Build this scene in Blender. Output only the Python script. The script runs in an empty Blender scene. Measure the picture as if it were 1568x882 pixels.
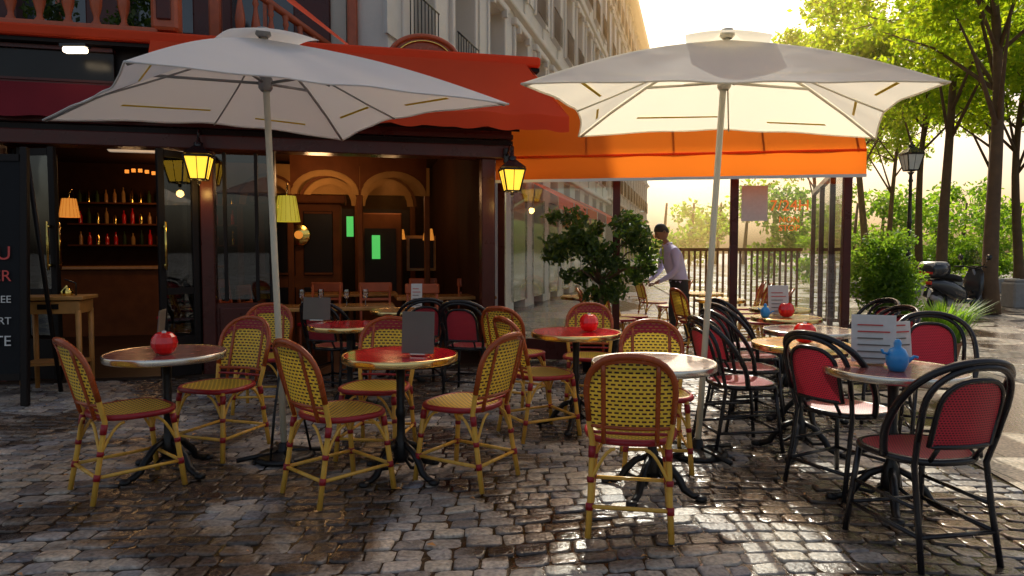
import bpy, math, random
import numpy as np
from mathutils import Vector, Matrix, Euler
R=random.Random(7)
sc=bpy.context.scene
rad=math.radians

# ------------------------------------------------------------------ materials
def nt(name):
    m=bpy.data.materials.new(name); m.use_nodes=True
    t=m.node_tree; b=t.nodes['Principled BSDF']; return m,t,b
def N(t,typ,**k):
    n=t.nodes.new(typ)
    for a,v in k.items():
        setattr(n,a,v)
    return n
def mat(name,col,rough=.5,metal=0,var=.25,scale=6,bump=.0,bscale=60,emis=None,es=0,spec=.5,coat=0):
    m,t,b=nt(name); L=t.links
    tc=N(t,'ShaderNodeTexCoord'); no=N(t,'ShaderNodeTexNoise'); no.inputs['Scale'].default_value=scale; no.inputs['Detail'].default_value=6
    L.new(tc.outputs['Object'],no.inputs['Vector'])
    mx=N(t,'ShaderNodeMix',data_type='RGBA')
    mx.inputs['A'].default_value=[x*(1-var) for x in col]+[1]
    mx.inputs['B'].default_value=[min(1,x*(1+var)) for x in col]+[1]
    L.new(no.outputs['Fac'],mx.inputs['Factor']); L.new(mx.outputs['Result'],b.inputs['Base Color'])
    mr=N(t,'ShaderNodeMapRange'); mr.inputs['To Min'].default_value=max(.02,rough-.12); mr.inputs['To Max'].default_value=min(1,rough+.12)
    L.new(no.outputs['Fac'],mr.inputs['Value']); L.new(mr.outputs['Result'],b.inputs['Roughness'])
    b.inputs['Metallic'].default_value=metal
    b.inputs['Specular IOR Level'].default_value=spec
    b.inputs['Coat Weight'].default_value=coat
    if bump>0:
        n2=N(t,'ShaderNodeTexNoise'); n2.inputs['Scale'].default_value=bscale; n2.inputs['Detail'].default_value=4
        L.new(tc.outputs['Object'],n2.inputs['Vector'])
        bp=N(t,'ShaderNodeBump'); bp.inputs['Strength'].default_value=bump; bp.inputs['Distance'].default_value=.01
        L.new(n2.outputs['Fac'],bp.inputs['Height']); L.new(bp.outputs['Normal'],b.inputs['Normal'])
    if emis:
        b.inputs['Emission Color'].default_value=list(emis)+[1]; b.inputs['Emission Strength'].default_value=es
    return m
def fabric(name,col,tcol,tr=.5,var=.12,scale=3):
    m,t,b=nt(name); L=t.links
    tc=N(t,'ShaderNodeTexCoord'); no=N(t,'ShaderNodeTexNoise'); no.inputs['Scale'].default_value=scale; no.inputs['Detail'].default_value=5
    L.new(tc.outputs['Object'],no.inputs['Vector'])
    mx=N(t,'ShaderNodeMix',data_type='RGBA')
    mx.inputs['A'].default_value=[x*(1-var) for x in col]+[1]; mx.inputs['B'].default_value=[min(1,x*(1+var)) for x in col]+[1]
    L.new(no.outputs['Fac'],mx.inputs['Factor']); L.new(mx.outputs['Result'],b.inputs['Base Color'])
    b.inputs['Roughness'].default_value=.85
    tl=N(t,'ShaderNodeBsdfTranslucent'); tl.inputs['Color'].default_value=list(tcol)+[1]
    ms=N(t,'ShaderNodeMixShader'); ms.inputs['Fac'].default_value=tr
    L.new(b.outputs[0],ms.inputs[1]); L.new(tl.outputs[0],ms.inputs[2])
    L.new(ms.outputs[0],t.nodes['Material Output'].inputs['Surface'])
    wv=N(t,'ShaderNodeTexNoise'); wv.inputs['Scale'].default_value=2.5
    L.new(tc.outputs['Object'],wv.inputs['Vector'])
    bp=N(t,'ShaderNodeBump'); bp.inputs['Strength'].default_value=.35; bp.inputs['Distance'].default_value=.05
    L.new(wv.outputs['Fac'],bp.inputs['Height']); L.new(bp.outputs['Normal'],b.inputs['Normal'])
    return m
def leafmat(name,c1,c2,tr=.5,gain=2.6):
    m,t,b=nt(name); L=t.links
    g=N(t,'ShaderNodeNewGeometry')
    mx=N(t,'ShaderNodeMix',data_type='RGBA'); mx.inputs['A'].default_value=list(c1)+[1]; mx.inputs['B'].default_value=list(c2)+[1]
    L.new(g.outputs['Random Per Island'],mx.inputs['Factor']); L.new(mx.outputs['Result'],b.inputs['Base Color'])
    b.inputs['Roughness'].default_value=.5
    tl=N(t,'ShaderNodeBsdfTranslucent')
    m2=N(t,'ShaderNodeMix',data_type='RGBA',blend_type='MULTIPLY'); m2.inputs['Factor'].default_value=1
    m2.inputs['B'].default_value=(gain,gain*.95,gain*.4,1)
    L.new(mx.outputs['Result'],m2.inputs['A']); L.new(m2.outputs['Result'],tl.inputs['Color'])
    ms=N(t,'ShaderNodeMixShader'); ms.inputs['Fac'].default_value=tr
    L.new(b.outputs[0],ms.inputs[1]); L.new(tl.outputs[0],ms.inputs[2])
    L.new(ms.outputs[0],t.nodes['Material Output'].inputs['Surface'])
    return m
def weave(name,base,hole,w=.032,h=.020,mort=.0058,bump=.5,rough=.35):
    m,t,b=nt(name); L=t.links
    uv=N(t,'ShaderNodeUVMap'); uv.uv_map='UVMap'
    br=N(t,'ShaderNodeTexBrick'); br.offset=.5
    br.inputs['Scale'].default_value=1; br.inputs['Brick Width'].default_value=w; br.inputs['Row Height'].default_value=h
    br.inputs['Mortar Size'].default_value=mort; br.inputs['Mortar Smooth'].default_value=.1; br.inputs['Bias'].default_value=0
    L.new(uv.outputs[0],br.inputs['Vector'])
    br.inputs['Color1'].default_value=list(hole)+[1]; br.inputs['Color2'].default_value=[x*.6 for x in hole]+[1]
    no=N(t,'ShaderNodeTexNoise'); no.inputs['Scale'].default_value=25
    L.new(uv.outputs[0],no.inputs['Vector'])
    mx=N(t,'ShaderNodeMix',data_type='RGBA'); mx.inputs['A'].default_value=[x*.88 for x in base]+[1]; mx.inputs['B'].default_value=[min(1,x*1.12) for x in base]+[1]
    L.new(no.outputs['Fac'],mx.inputs['Factor']); L.new(mx.outputs['Result'],br.inputs['Mortar'])
    L.new(br.outputs['Color'],b.inputs['Base Color'])
    b.inputs['Roughness'].default_value=rough
    wv=N(t,'ShaderNodeTexWave'); wv.inputs['Scale'].default_value=1/h*.5; wv.bands_direction='Y'
    L.new(uv.outputs[0],wv.inputs['Vector'])
    ad=N(t,'ShaderNodeMath',operation='ADD'); L.new(br.outputs['Fac'],ad.inputs[0]); L.new(wv.outputs['Fac'],ad.inputs[1])
    bp=N(t,'ShaderNodeBump'); bp.inputs['Strength'].default_value=bump; bp.inputs['Distance'].default_value=.003
    L.new(ad.outputs[0],bp.inputs['Height']); L.new(bp.outputs['Normal'],b.inputs['Normal'])
    tl=N(t,'ShaderNodeBsdfTranslucent'); L.new(br.outputs['Color'],tl.inputs['Color'])
    ms=N(t,'ShaderNodeMixShader'); ms.inputs['Fac'].default_value=.2
    L.new(b.outputs[0],ms.inputs[1]); L.new(tl.outputs[0],ms.inputs[2]); L.new(ms.outputs[0],t.nodes['Material Output'].inputs['Surface'])
    return m
def glass(name,tint=(.9,.95,.95),refl=.12):
    m,t,b=nt(name); L=t.links
    t.nodes.remove(b)
    tr=N(t,'ShaderNodeBsdfTransparent'); tr.inputs['Color'].default_value=list(tint)+[1]
    gl=N(t,'ShaderNodeBsdfGlossy'); gl.inputs['Roughness'].default_value=.02
    fr=N(t,'ShaderNodeFresnel'); fr.inputs['IOR'].default_value=1.5
    tc=N(t,'ShaderNodeTexCoord'); no=N(t,'ShaderNodeTexNoise'); no.inputs['Scale'].default_value=1.3
    L.new(tc.outputs['Object'],no.inputs['Vector'])
    bp=N(t,'ShaderNodeBump'); bp.inputs['Strength'].default_value=.08; bp.inputs['Distance'].default_value=.02
    L.new(no.outputs['Fac'],bp.inputs['Height']); L.new(bp.outputs['Normal'],gl.inputs['Normal'])
    ad=N(t,'ShaderNodeMath',operation='ADD',use_clamp=True); ad.inputs[1].default_value=refl
    L.new(fr.outputs[0],ad.inputs[0])
    ms=N(t,'ShaderNodeMixShader'); L.new(ad.outputs[0],ms.inputs[0]); L.new(tr.outputs[0],ms.inputs[1]); L.new(gl.outputs[0],ms.inputs[2])
    L.new(ms.outputs[0],t.nodes['Material Output'].inputs['Surface'])
    return m

M={}
M['honey']=mat('bamboo_honey',(.90,.46,.07),.3,var=.3,scale=14)
M['redwood']=mat('rattan_redbrown',(.42,.08,.018),.25,var=.35,scale=14)
M['burg']=mat('burgundy_wrap',(.34,.012,.02),.35,var=.3,scale=30)
M['weaveY']=weave('woven_yellow',(1.0,.66,.07),(.09,.012,.018))
M['weaveB']=weave('woven_burgundy',(.50,.025,.05),(.03,.004,.006),w=.014,h=.011,mort=.003)
M['weaveBY']=weave('woven_burgundy_yellow',(.40,.015,.035),(.65,.40,.06),w=.04,h=.02,mort=.0085)
M['black']=mat('black_lacquer',(.016,.014,.016),.25,var=.3)
M['iron']=mat('cast_iron',(.012,.012,.013),.35,metal=.3,bump=.3)
M['brass']=mat('brass_edge',(.9,.64,.28),.2,metal=1,var=.2)
M['steel']=mat('steel_edge',(.75,.70,.62),.25,metal=1,var=.2)
M['redtop']=mat('red_laminate',(.65,.015,.03),.14,var=.15,coat=.2,spec=.35)
M['marble']=mat('marble_top',(.50,.37,.30),.14,var=.5,scale=11,coat=.4)
M['granite']=mat('red_granite_top',(.30,.10,.085),.18,var=.7,scale=16,spec=.35)
M['woodtop']=mat('wood_top',(.55,.25,.07),.22,var=.4,scale=9,coat=.2)
M['canvas']=fabric('parasol_canvas_lit',(.88,.86,.82),(1.0,.93,.76),.5,var=.04,scale=2)
M['canvas_shaded']=fabric('parasol_canvas_shaded',(.88,.88,.87),(.90,.89,.85),.35,var=.04,scale=2)  # shaded copy of the lit canvas above, shade put into its cooler colour
M['strap']=mat('yellow_strap',(.95,.65,.02),.6)
M['pole']=mat('parasol_pole',(.76,.72,.56),.35,var=.1)
M['polem']=mat('parasol_rib',(.32,.32,.31),.4,var=.1)
M['orange']=fabric('awning_orange',(.92,.14,.012),(1.0,.24,.02),.62,var=.10,scale=1.5)
M['redfab']=fabric('awning_red',(.95,.085,.02),(1.0,.14,.02),.3,var=.12,scale=1.5)
M['darkfab']=fabric('awning_burgundy',(.24,.012,.022),(.3,.02,.02),.2,var=.2)
M['white']=mat('white_trim',(.8,.78,.72),.6,var=.08)
M['darkwood']=mat('dark_burgundy_wood',(.085,.018,.014),.3,var=.35,scale=5,bump=.15,spec=.35)
M['brownwood']=mat('interior_wood',(.17,.055,.018),.6,var=.5,scale=5,spec=.12)
M['blackwood']=mat('black_wood',(.016,.012,.011),.45,var=.4,spec=.2)
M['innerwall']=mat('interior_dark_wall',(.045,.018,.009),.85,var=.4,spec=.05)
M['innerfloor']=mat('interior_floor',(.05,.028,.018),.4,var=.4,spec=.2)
M['tan']=mat('tan_plaster',(.50,.27,.09),.85,var=.25,spec=.1)
M['brass2']=mat('polished_brass',(1.0,.70,.18),.15,metal=1,var=.1)
M['balus']=mat('baluster_redbrown',(.50,.11,.04),.4,var=.35,scale=8)
M['stone']=mat('limestone',(.60,.54,.45),.8,var=.15,scale=1.2,bump=.3,bscale=25)
M['stone2']=mat('limestone_light',(.76,.71,.63),.8,var=.10,scale=2,bump=.2,bscale=25)
M['shutter']=mat('window_frame_paint',(.62,.6,.55),.6,var=.1)
M['wglass']=mat('window_glass',(.04,.05,.055),.05,var=.3,spec=1.0)
M['sign']=mat('sign_panel',(.012,.010,.010),.22,var=.4,spec=.3)
M['zinc']=mat('zinc_roof',(.16,.18,.21),.4,var=.2)
M['glass']=glass('clear_glass',(.96,.97,.96),.035)
M['glassd']=glass('door_glass',(.5,.5,.48),.05)
M['lampY']=mat('lantern_glow',(.9,.6,.12),.4,emis=(1,.58,.04),es=1.5)
M['shadeY']=mat('lampshade_yellow',(.6,.5,.1),.7,emis=(.75,.6,.05),es=.45)
M['shadeO']=mat('lampshade_orange',(.7,.25,.05),.7,emis=(1,.35,.05),es=.6)
M['bulb']=mat('bulb_warm',(1,.8,.5),.4,emis=(1,.8,.55),es=5)
M['tube']=mat('ceiling_fixture',(.7,.68,.6),.5,emis=(1,.9,.75),es=.2)
M['neon']=mat('neon_orange',(1,.2,.03),.4,emis=(1,.20,.03),es=.45)
M['neonr']=mat('neon_red',(1,.05,.02),.4,emis=(1,.05,.02),es=.9)
M['greenlit']=mat('green_display',(.05,.4,.1),.4,emis=(.15,1,.2),es=.5)
M['redglass']=mat('red_candle_glass',(.85,.012,.01),.12,var=.2,scale=20,coat=.6)
M['blueg']=mat('blue_tag',(.03,.32,.75),.3,coat=.4)
M['paper']=mat('menu_paper',(.72,.70,.66),.6,var=.12,scale=25)
M['paperred']=mat('menu_red_ink',(.6,.06,.05),.6)
M['board']=mat('menu_board',(.17,.145,.12),.5,var=.2,spec=.3)
M['chalk']=mat('chalkboard',(.012,.013,.015),.6,var=.5,scale=3,spec=.2)
M['chalkw']=mat('chalk_white',(.75,.75,.72),.9)
M['chalkr']=mat('chalk_red',(.85,.12,.1),.9)
M['bark']=mat('tree_bark',(.15,.09,.05),.9,var=.45,scale=5,bump=.9,bscale=14)
M['leafT']=leafmat('tree_leaf',(.09,.16,.012),(.21,.25,.018),.65,3.5)
M['leafD']=leafmat('shrub_leaf',(.02,.05,.012),(.075,.12,.02),.4)
M['leafL']=leafmat('topiary_leaf',(.06,.13,.015),(.14,.22,.03),.5,3.0)
M['leafH']=leafmat('hedge_leaf',(.06,.14,.02),(.16,.25,.03),.55,3.0)
M['pot']=mat('terracotta',(.3,.12,.06),.8,bump=.3)
M['soil']=mat('soil',(.05,.035,.02),.95)
M['scoot']=mat('scooter_paint',(.03,.032,.036),.22,var=.1,coat=.5)
M['scootg']=mat('scooter_grey',(.3,.3,.31),.35,var=.1)
M['rubber']=mat('tyre_rubber',(.015,.015,.015),.8)
M['tail']=mat('tail_light',(.6,.02,.01),.2,coat=.5)
M['skin']=mat('skin',(.33,.17,.10),.5,var=.08)
M['shirt']=mat('lavender_shirt',(.60,.60,.85),.75,var=.08,bump=.4,bscale=18)
M['trouser']=mat('dark_trousers',(.03,.03,.035),.8)
M['hair']=mat('dark_hair',(.015,.01,.008),.6,bump=.5)
M['tie']=mat('green_lanyard',(.35,.5,.05),.5)
M['shoe']=mat('leather_shoe',(.02,.015,.012),.3)
M['woodlight']=mat('waxed_oak',(.58,.27,.07),.45,var=.4,scale=9)
M['wineglass']=glass('wine_glass',(.95,.95,.95),.15)
M['kerb']=mat('granite_kerb',(.30,.29,.28),.7,var=.25,scale=10,bump=.3)

# ------------------------------------------------------------------ mesh builder
class MB:
    def __init__(s): s.v=[];s.f=[];s.m=[];s.sm=[];s.uv=[];s.mats=[];s.X=Matrix.Identity(4)
    def mi(s,k):
        if k not in s.mats: s.mats.append(k)
        return s.mats.index(k)
    def add(s,vs,fs,k,smooth=False,uvs=None):
        o=len(s.v); X=s.X
        s.v.extend([tuple(X@Vector(p)) for p in vs])
        s.uv.extend(uvs if uvs else [(0,0)]*len(vs))
        i=s.mi(k)
        for f in fs: s.f.append([a+o for a in f]); s.m.append(i); s.sm.append(smooth)
    def box(s,c,d,k,rz=0,rx=0,ry=0,bev=0):
        x,y,z=[a/2 for a in d]
        Rm=Euler((rx,ry,rz)).to_matrix()
        if bev<=0:
            P=[(-x,-y,-z),(x,-y,-z),(x,y,-z),(-x,y,-z),(-x,-y,z),(x,-y,z),(x,y,z),(-x,y,z)]
            F=[(0,3,2,1),(4,5,6,7),(0,1,5,4),(1,2,6,5),(2,3,7,6),(3,0,4,7)]
        else:
            b=min(bev,x*.9,y*.9,z*.9)
            P=[];F=[]
            def ring(zz,ins):
                xx=x-ins;yy=y-ins;q=b
                return [(-xx+q,-yy,zz),(xx-q,-yy,zz),(xx,-yy+q,zz),(xx,yy-q,zz),(xx-q,yy,zz),(-xx+q,yy,zz),(-xx,yy-q,zz),(-xx,-yy+q,zz)]
            for zz,i in ((-z,b*.6),(-z+b,0),(z-b,0),(z,b*.6)): P+=ring(zz,i)
            for r in range(3):
                for i in range(8):
                    j=(i+1)%8; F.append((r*8+i,r*8+j,r*8+8+j,r*8+8+i))
            F.append(tuple(range(7,-1,-1))); F.append(tuple(range(24,32)))
        C=Vector(c)
        s.add([C+Rm@Vector(p) for p in P],F,k)
    def tube(s,pts,r,k,seg=8,closed=False,cap=True):
        pts=[Vector(p) for p in pts]; n=len(pts)
        rr=r if isinstance(r,(list,tuple)) else [r]*n
        tang=[]
        for i in range(n):
            a=pts[(i-1)%n] if (closed or i>0) else pts[i]
            b=pts[(i+1)%n] if (closed or i<n-1) else pts[i]
            t=(b-a); t=t.normalized() if t.length>1e-9 else Vector((0,0,1)); tang.append(t)
        ref=Vector((0,0,1)) if abs(tang[0].z)<.9 else Vector((1,0,0))
        u=tang[0].cross(ref).normalized()
        vs=[]
        for i in range(n):
            u=(u-tang[i]*u.dot(tang[i])); u=u.normalized() if u.length>1e-6 else tang[i].orthogonal().normalized()
            w=tang[i].cross(u)
            for j in range(seg):
                a=2*math.pi*j/seg
                vs.append(pts[i]+(u*math.cos(a)+w*math.sin(a))*rr[i])
        fs=[]
        for i in range(n if closed else n-1):
            for j in range(seg):
                a=i*seg+j;b=i*seg+(j+1)%seg;i2=((i+1)%n)*seg
                fs.append((a,b,i2+(j+1)%seg,i2+j))
        if cap and not closed:
            fs.append(tuple(range(seg-1,-1,-1))); fs.append(tuple((n-1)*seg+j for j in range(seg)))
        s.add(vs,fs,k,True)
    def lathe(s,prof,k,c=(0,0,0),seg=20,smooth=True,rot=None):
        vs=[];fs=[];C=Vector(c)
        for (r,z) in prof:
            for j in range(seg):
                a=2*math.pi*j/seg
                p=Vector((r*math.cos(a),r*math.sin(a),z))
                if rot: p=rot@p
                vs.append(C+p)
        for i in range(len(prof)-1):
            for j in range(seg):
                fs.append((i*seg+j,i*seg+(j+1)%seg,(i+1)*seg+(j+1)%seg,(i+1)*seg+j))
        s.add(vs,fs,k,smooth)
    def grid(s,fn,nu,nv,k,smooth=True,uvf=None):
        vs=[];uv=[];fs=[]
        for i in range(nu+1):
            for j in range(nv+1):
                u=i/nu;v=j/nv
                p=fn(u,v); vs.append(p); uv.append(uvf(u,v) if uvf else (u,v))
        for i in range(nu):
            for j in range(nv):
                a=i*(nv+1)+j; fs.append((a,a+nv+1,a+nv+2,a+1))
        s.add(vs,fs,k,smooth,uv)
    def quad(s,a,b,c,d,k): s.add([a,b,c,d],[(0,1,2,3)],k)
    def mesh(s,name):
        me=bpy.data.meshes.new(name); me.from_pydata([tuple(v) for v in s.v],[],s.f)
        for k in s.mats: me.materials.append(M[k])
        me.polygons.foreach_set('material_index',s.m); me.polygons.foreach_set('use_smooth',s.sm)
        uvl=me.uv_layers.new(name='UVMap')
        li=np.empty(len(me.loops),dtype=np.int32); me.loops.foreach_get('vertex_index',li)
        uvs=np.array(s.uv,dtype=np.float32)[li]
        uvl.data.foreach_set('uv',uvs.ravel())
        me.update(); return me
    def obj(s,name,parent=None,loc=(0,0,0),rz=0):
        return place(s.mesh(name),name,loc,rz,parent)
def place(me,name,loc=(0,0,0),rz=0,parent=None,scale=1):
    o=bpy.data.objects.new(name,me); sc.collection.objects.link(o)
    o.location=loc; o.rotation_euler=(0,0,rz); o.scale=(scale,)*3
    if parent: o.parent=parent
    return o
def empty(name,loc=(0,0,0),rz=0):
    return place(None,name,loc,rz)
def text(name,body,size,k,loc,rot,parent=None,ext=.002,align='CENTER'):
    cu=bpy.data.curves.new(name,'FONT'); cu.body=body; cu.size=size; cu.extrude=ext; cu.align_x=align
    cu.materials.append(M[k])
    o=bpy.data.objects.new(name,cu); sc.collection.objects.link(o); o.location=loc; o.rotation_euler=rot
    if parent: o.parent=parent
    return o
def leaves(mb,clumps,n,size,k,seed=1,flat=.5):
    rng=np.random.default_rng(seed)
    cl=np.array([c[:3] for c in clumps]); rr=np.array([c[3] for c in clumps])
    w=rr**2; w=w/w.sum()
    idx=rng.choice(len(clumps),n,p=w)
    d=rng.normal(size=(n,3)); d/=np.linalg.norm(d,axis=1)[:,None]
    rad_=rr[idx]*(rng.random(n)**.42)*(1+.12*rng.normal(size=n))
    P=cl[idx]+d*rad_[:,None]*np.array([1,1,.8])
    nrm=rng.normal(size=(n,3)); nrm[:,2]+=flat; nrm/=np.linalg.norm(nrm,axis=1)[:,None]
    t=np.cross(nrm,rng.normal(size=(n,3))); t/=np.linalg.norm(t,axis=1)[:,None]
    b=np.cross(nrm,t)
    s=size*(.6+.8*rng.random(n))[:,None]
    V=np.stack([P-t*s*.5, P+b*s*.28+nrm*s*.06, P+t*s*.5, P-b*s*.28+nrm*s*.06],axis=1).reshape(-1,3)
    o=len(mb.v); i=mb.mi(k)
    mb.v.extend(V.tolist()); mb.uv.extend([(0,0)]*len(V))
    F=(np.arange(n*4).reshape(-1,4)+o).tolist()
    mb.f.extend(F); mb.m.extend([i]*n); mb.sm.extend([False]*n)

# ------------------------------------------------------------------ world, sun, camera
SUN_EL=rad(42); SUN_AZ=rad(6)
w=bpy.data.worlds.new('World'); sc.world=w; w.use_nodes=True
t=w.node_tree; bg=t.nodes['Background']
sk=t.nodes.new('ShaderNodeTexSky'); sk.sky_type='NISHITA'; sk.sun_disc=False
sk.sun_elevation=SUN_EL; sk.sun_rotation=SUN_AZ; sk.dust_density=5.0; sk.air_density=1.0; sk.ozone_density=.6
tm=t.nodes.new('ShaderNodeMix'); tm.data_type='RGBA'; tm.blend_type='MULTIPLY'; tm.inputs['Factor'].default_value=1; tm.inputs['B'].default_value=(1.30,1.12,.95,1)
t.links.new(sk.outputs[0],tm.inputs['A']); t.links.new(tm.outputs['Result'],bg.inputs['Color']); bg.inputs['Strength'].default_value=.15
sl=bpy.data.lights.new('sun','SUN'); sl.energy=5; sl.angle=rad(.5); sl.color=(1,.90,.72)
so=bpy.data.objects.new('sun',sl); sc.collection.objects.link(so)
D=Vector((math.sin(SUN_AZ)*math.cos(SUN_EL),math.cos(SUN_AZ)*math.cos(SUN_EL),math.sin(SUN_EL)))
so.rotation_euler=(-D).to_track_quat('-Z','Y').to_euler(); so.location=D*60
cam=bpy.data.cameras.new('camera'); co=bpy.data.objects.new('camera',cam); sc.collection.objects.link(co)
cam.lens=24; cam.sensor_width=36; cam.clip_end=2000; cam.clip_start=.05
co.location=(0,0,1.36); co.rotation_euler=(rad(90-2.96),0,0); sc.camera=co
sc.view_settings.view_transform='Standard'; sc.view_settings.look='None'; sc.view_settings.exposure=0
# added volume box beyond the terrace, tinted and shaped for a warm glow
hm=bpy.data.materials.new('added_glow_haze'); hm.use_nodes=True; ht=hm.node_tree; ht.nodes.clear()
ho=ht.nodes.new('ShaderNodeOutputMaterial'); hv=ht.nodes.new('ShaderNodeVolumeScatter')
hv.inputs['Color'].default_value=(1,.60,.24,1); hv.inputs['Density'].default_value=.011; hv.inputs['Anisotropy'].default_value=.68
ht.links.new(hv.outputs[0],ho.inputs['Volume'])
M['added_haze']=hm
mb=MB(); mb.add([(-3,9,.1),(5.5,9,.1),(14,50,.1),(-3,50,.1),(-3,9,17),(5.5,9,17),(14,50,17),(-3,50,17)],[(0,3,2,1),(4,5,6,7),(0,1,5,4),(1,2,6,5),(2,3,7,6),(3,0,4,7)],'added_haze'); mb.obj('glow_haze_box')

def lamp(name,loc,e,col=(1,.6,.25),r=.05,parent=None):
    l=bpy.data.lights.new(name,'POINT'); l.energy=e; l.color=col; l.shadow_soft_size=r
    o=bpy.data.objects.new(name,l); sc.collection.objects.link(o); o.location=loc
    if parent:o.parent=parent
    return o

# ------------------------------------------------------------------ ground
def wetmat(name,mode):
    m,t,b=nt(name); L=t.links
    tc=N(t,'ShaderNodeTexCoord')
    big=N(t,'ShaderNodeTexNoise'); big.inputs['Scale'].default_value=.85; big.inputs['Detail'].default_value=6; big.inputs['Distortion'].default_value=.8
    L.new(tc.outputs['Object'],big.inputs['Vector'])
    wet=N(t,'ShaderNodeMapRange'); wet.inputs['From Min'].default_value=.45; wet.inputs['From Max'].default_value=.54
    L.new(big.outputs['Fac'],wet.inputs['Value'])
    fine=N(t,'ShaderNodeTexNoise'); fine.inputs['Scale'].default_value=45; fine.inputs['Detail'].default_value=6
    L.new(tc.outputs['Object'],fine.inputs['Vector'])
    height=fine.outputs['Fac']
    if mode=='stone':
        g=N(t,'ShaderNodeNewGeometry')
        cr=N(t,'ShaderNodeValToRGB'); e=cr.color_ramp.elements
        e[0].color=(.15,.135,.13,1); e[1].color=(.62,.53,.42,1)
        for p,c in ((.3,(.31,.275,.24,1)),(.55,(.46,.40,.32,1)),(.75,(.22,.225,.25,1))):
            x=cr.color_ramp.elements.new(p); x.color=c
        L.new(g.outputs['Random Per Island'],cr.inputs['Fac'])
        col=cr.outputs['Color']
    elif mode=='bed':
        rgb=N(t,'ShaderNodeRGB'); rgb.outputs[0].default_value=(.045,.028,.016,1); col=rgb.outputs[0]
    elif mode=='cobtex':
        br=N(t,'ShaderNodeTexBrick'); br.offset=.5; br.inputs['Scale'].default_value=1
        br.inputs['Brick Width'].default_value=.13; br.inputs['Row Height'].default_value=.11; br.inputs['Mortar Size'].default_value=.011; br.inputs['Mortar Smooth'].default_value=.5
        br.inputs['Color1'].default_value=(.24,.22,.21,1); br.inputs['Color2'].default_value=(.50,.44,.36,1); br.inputs['Mortar'].default_value=(.05,.04,.03,1)
        L.new(tc.outputs['Object'],br.inputs['Vector']); col=br.outputs['Color']
        iv=N(t,'ShaderNodeMath',operation='MULTIPLY_ADD'); iv.inputs[1].default_value=-3; L.new(br.outputs['Fac'],iv.inputs[0]); L.new(fine.outputs['Fac'],iv.inputs[2]); height=iv.outputs[0]
    elif mode=='slab':
        br=N(t,'ShaderNodeTexBrick'); br.offset=.5; br.inputs['Scale'].default_value=1
        br.inputs['Brick Width'].default_value=.55; br.inputs['Row Height'].default_value=.9; br.inputs['Mortar Size'].default_value=.006
        br.inputs['Color1'].default_value=(.42,.35,.27,1); br.inputs['Color2'].default_value=(.52,.45,.36,1); br.inputs['Mortar'].default_value=(.08,.07,.06,1)
        L.new(tc.outputs['Object'],br.inputs['Vector']); col=br.outputs['Color']
        iv=N(t,'ShaderNodeMath',operation='MULTIPLY_ADD'); iv.inputs[1].default_value=-1; L.new(br.outputs['Fac'],iv.inputs[0]); L.new(fine.outputs['Fac'],iv.inputs[2]); height=iv.outputs[0]
    else:
        rgb=N(t,'ShaderNodeRGB'); rgb.outputs[0].default_value=(.10,.10,.105,1); col=rgb.outputs[0]
    mul=N(t,'ShaderNodeMix',data_type='RGBA',blend_type='MULTIPLY'); mul.inputs['Factor'].default_value=1
    dk=N(t,'ShaderNodeMix',data_type='RGBA'); dk.inputs['A'].default_value=(1.08,1.08,1.08,1); dk.inputs['B'].default_value=(.32,.25,.20,1)
    L.new(wet.outputs[0],dk.inputs['Factor'])
    fr=N(t,'ShaderNodeMapRange'); fr.inputs['From Min'].default_value=.3; fr.inputs['From Max'].default_value=.7; fr.inputs['To Min'].default_value=.5; fr.inputs['To Max'].default_value=1.35
    L.new(fine.outputs['Fac'],fr.inputs['Value'])
    fm=N(t,'ShaderNodeMix',data_type='RGBA',blend_type='MULTIPLY'); fm.inputs['Factor'].default_value=1
    L.new(dk.outputs['Result'],fm.inputs['A']); L.new(fr.outputs[0],fm.inputs['B'])
    L.new(col,mul.inputs['A']); L.new(fm.outputs['Result'],mul.inputs['B']); L.new(mul.outputs['Result'],b.inputs['Base Color'])
    ro=N(t,'ShaderNodeMapRange'); ro.inputs['To Min'].default_value=.42 if mode!='bed' else .2; ro.inputs['To Max'].default_value=.09 if mode!='bed' else .04
    L.new(wet.outputs[0],ro.inputs['Value']); L.new(ro.outputs[0],b.inputs['Roughness'])
    bp=N(t,'ShaderNodeBump'); bp.inputs['Distance'].default_value=.012 if mode=='stone' else .006
    bs=N(t,'ShaderNodeMapRange'); bs.inputs['To Min'].default_value=.8; bs.inputs['To Max'].default_value=.4
    L.new(wet.outputs[0],bs.inputs['Value']); L.new(bs.outputs[0],bp.inputs['Strength'])
    L.new(height,bp.inputs['Height']); L.new(bp.outputs['Normal'],b.inputs['Normal'])
    return m
M['cob']=wetmat('cobble_stone','stone'); M['bed']=wetmat('wet_joint','bed'); M['cobtex']=wetmat('cobble_paving','cobtex')
M['slab']=wetmat('stone_slab','slab'); M['asph']=wetmat('wet_asphalt','asph')
g=MB(); g.quad((-600,-600,-.03),(600,-600,-.03),(600,900,-.03),(-600,900,-.03),'asph'); g.obj('ground')
g=MB(); g.quad((-7.6,1.2,-.011),(3.4,1.2,-.011),(3.8,8.6,-.011),(-7.6,8.6,-.011),'bed')
y=1.35
def edgeX(y): return 2.95+.12*(y-4)
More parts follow.
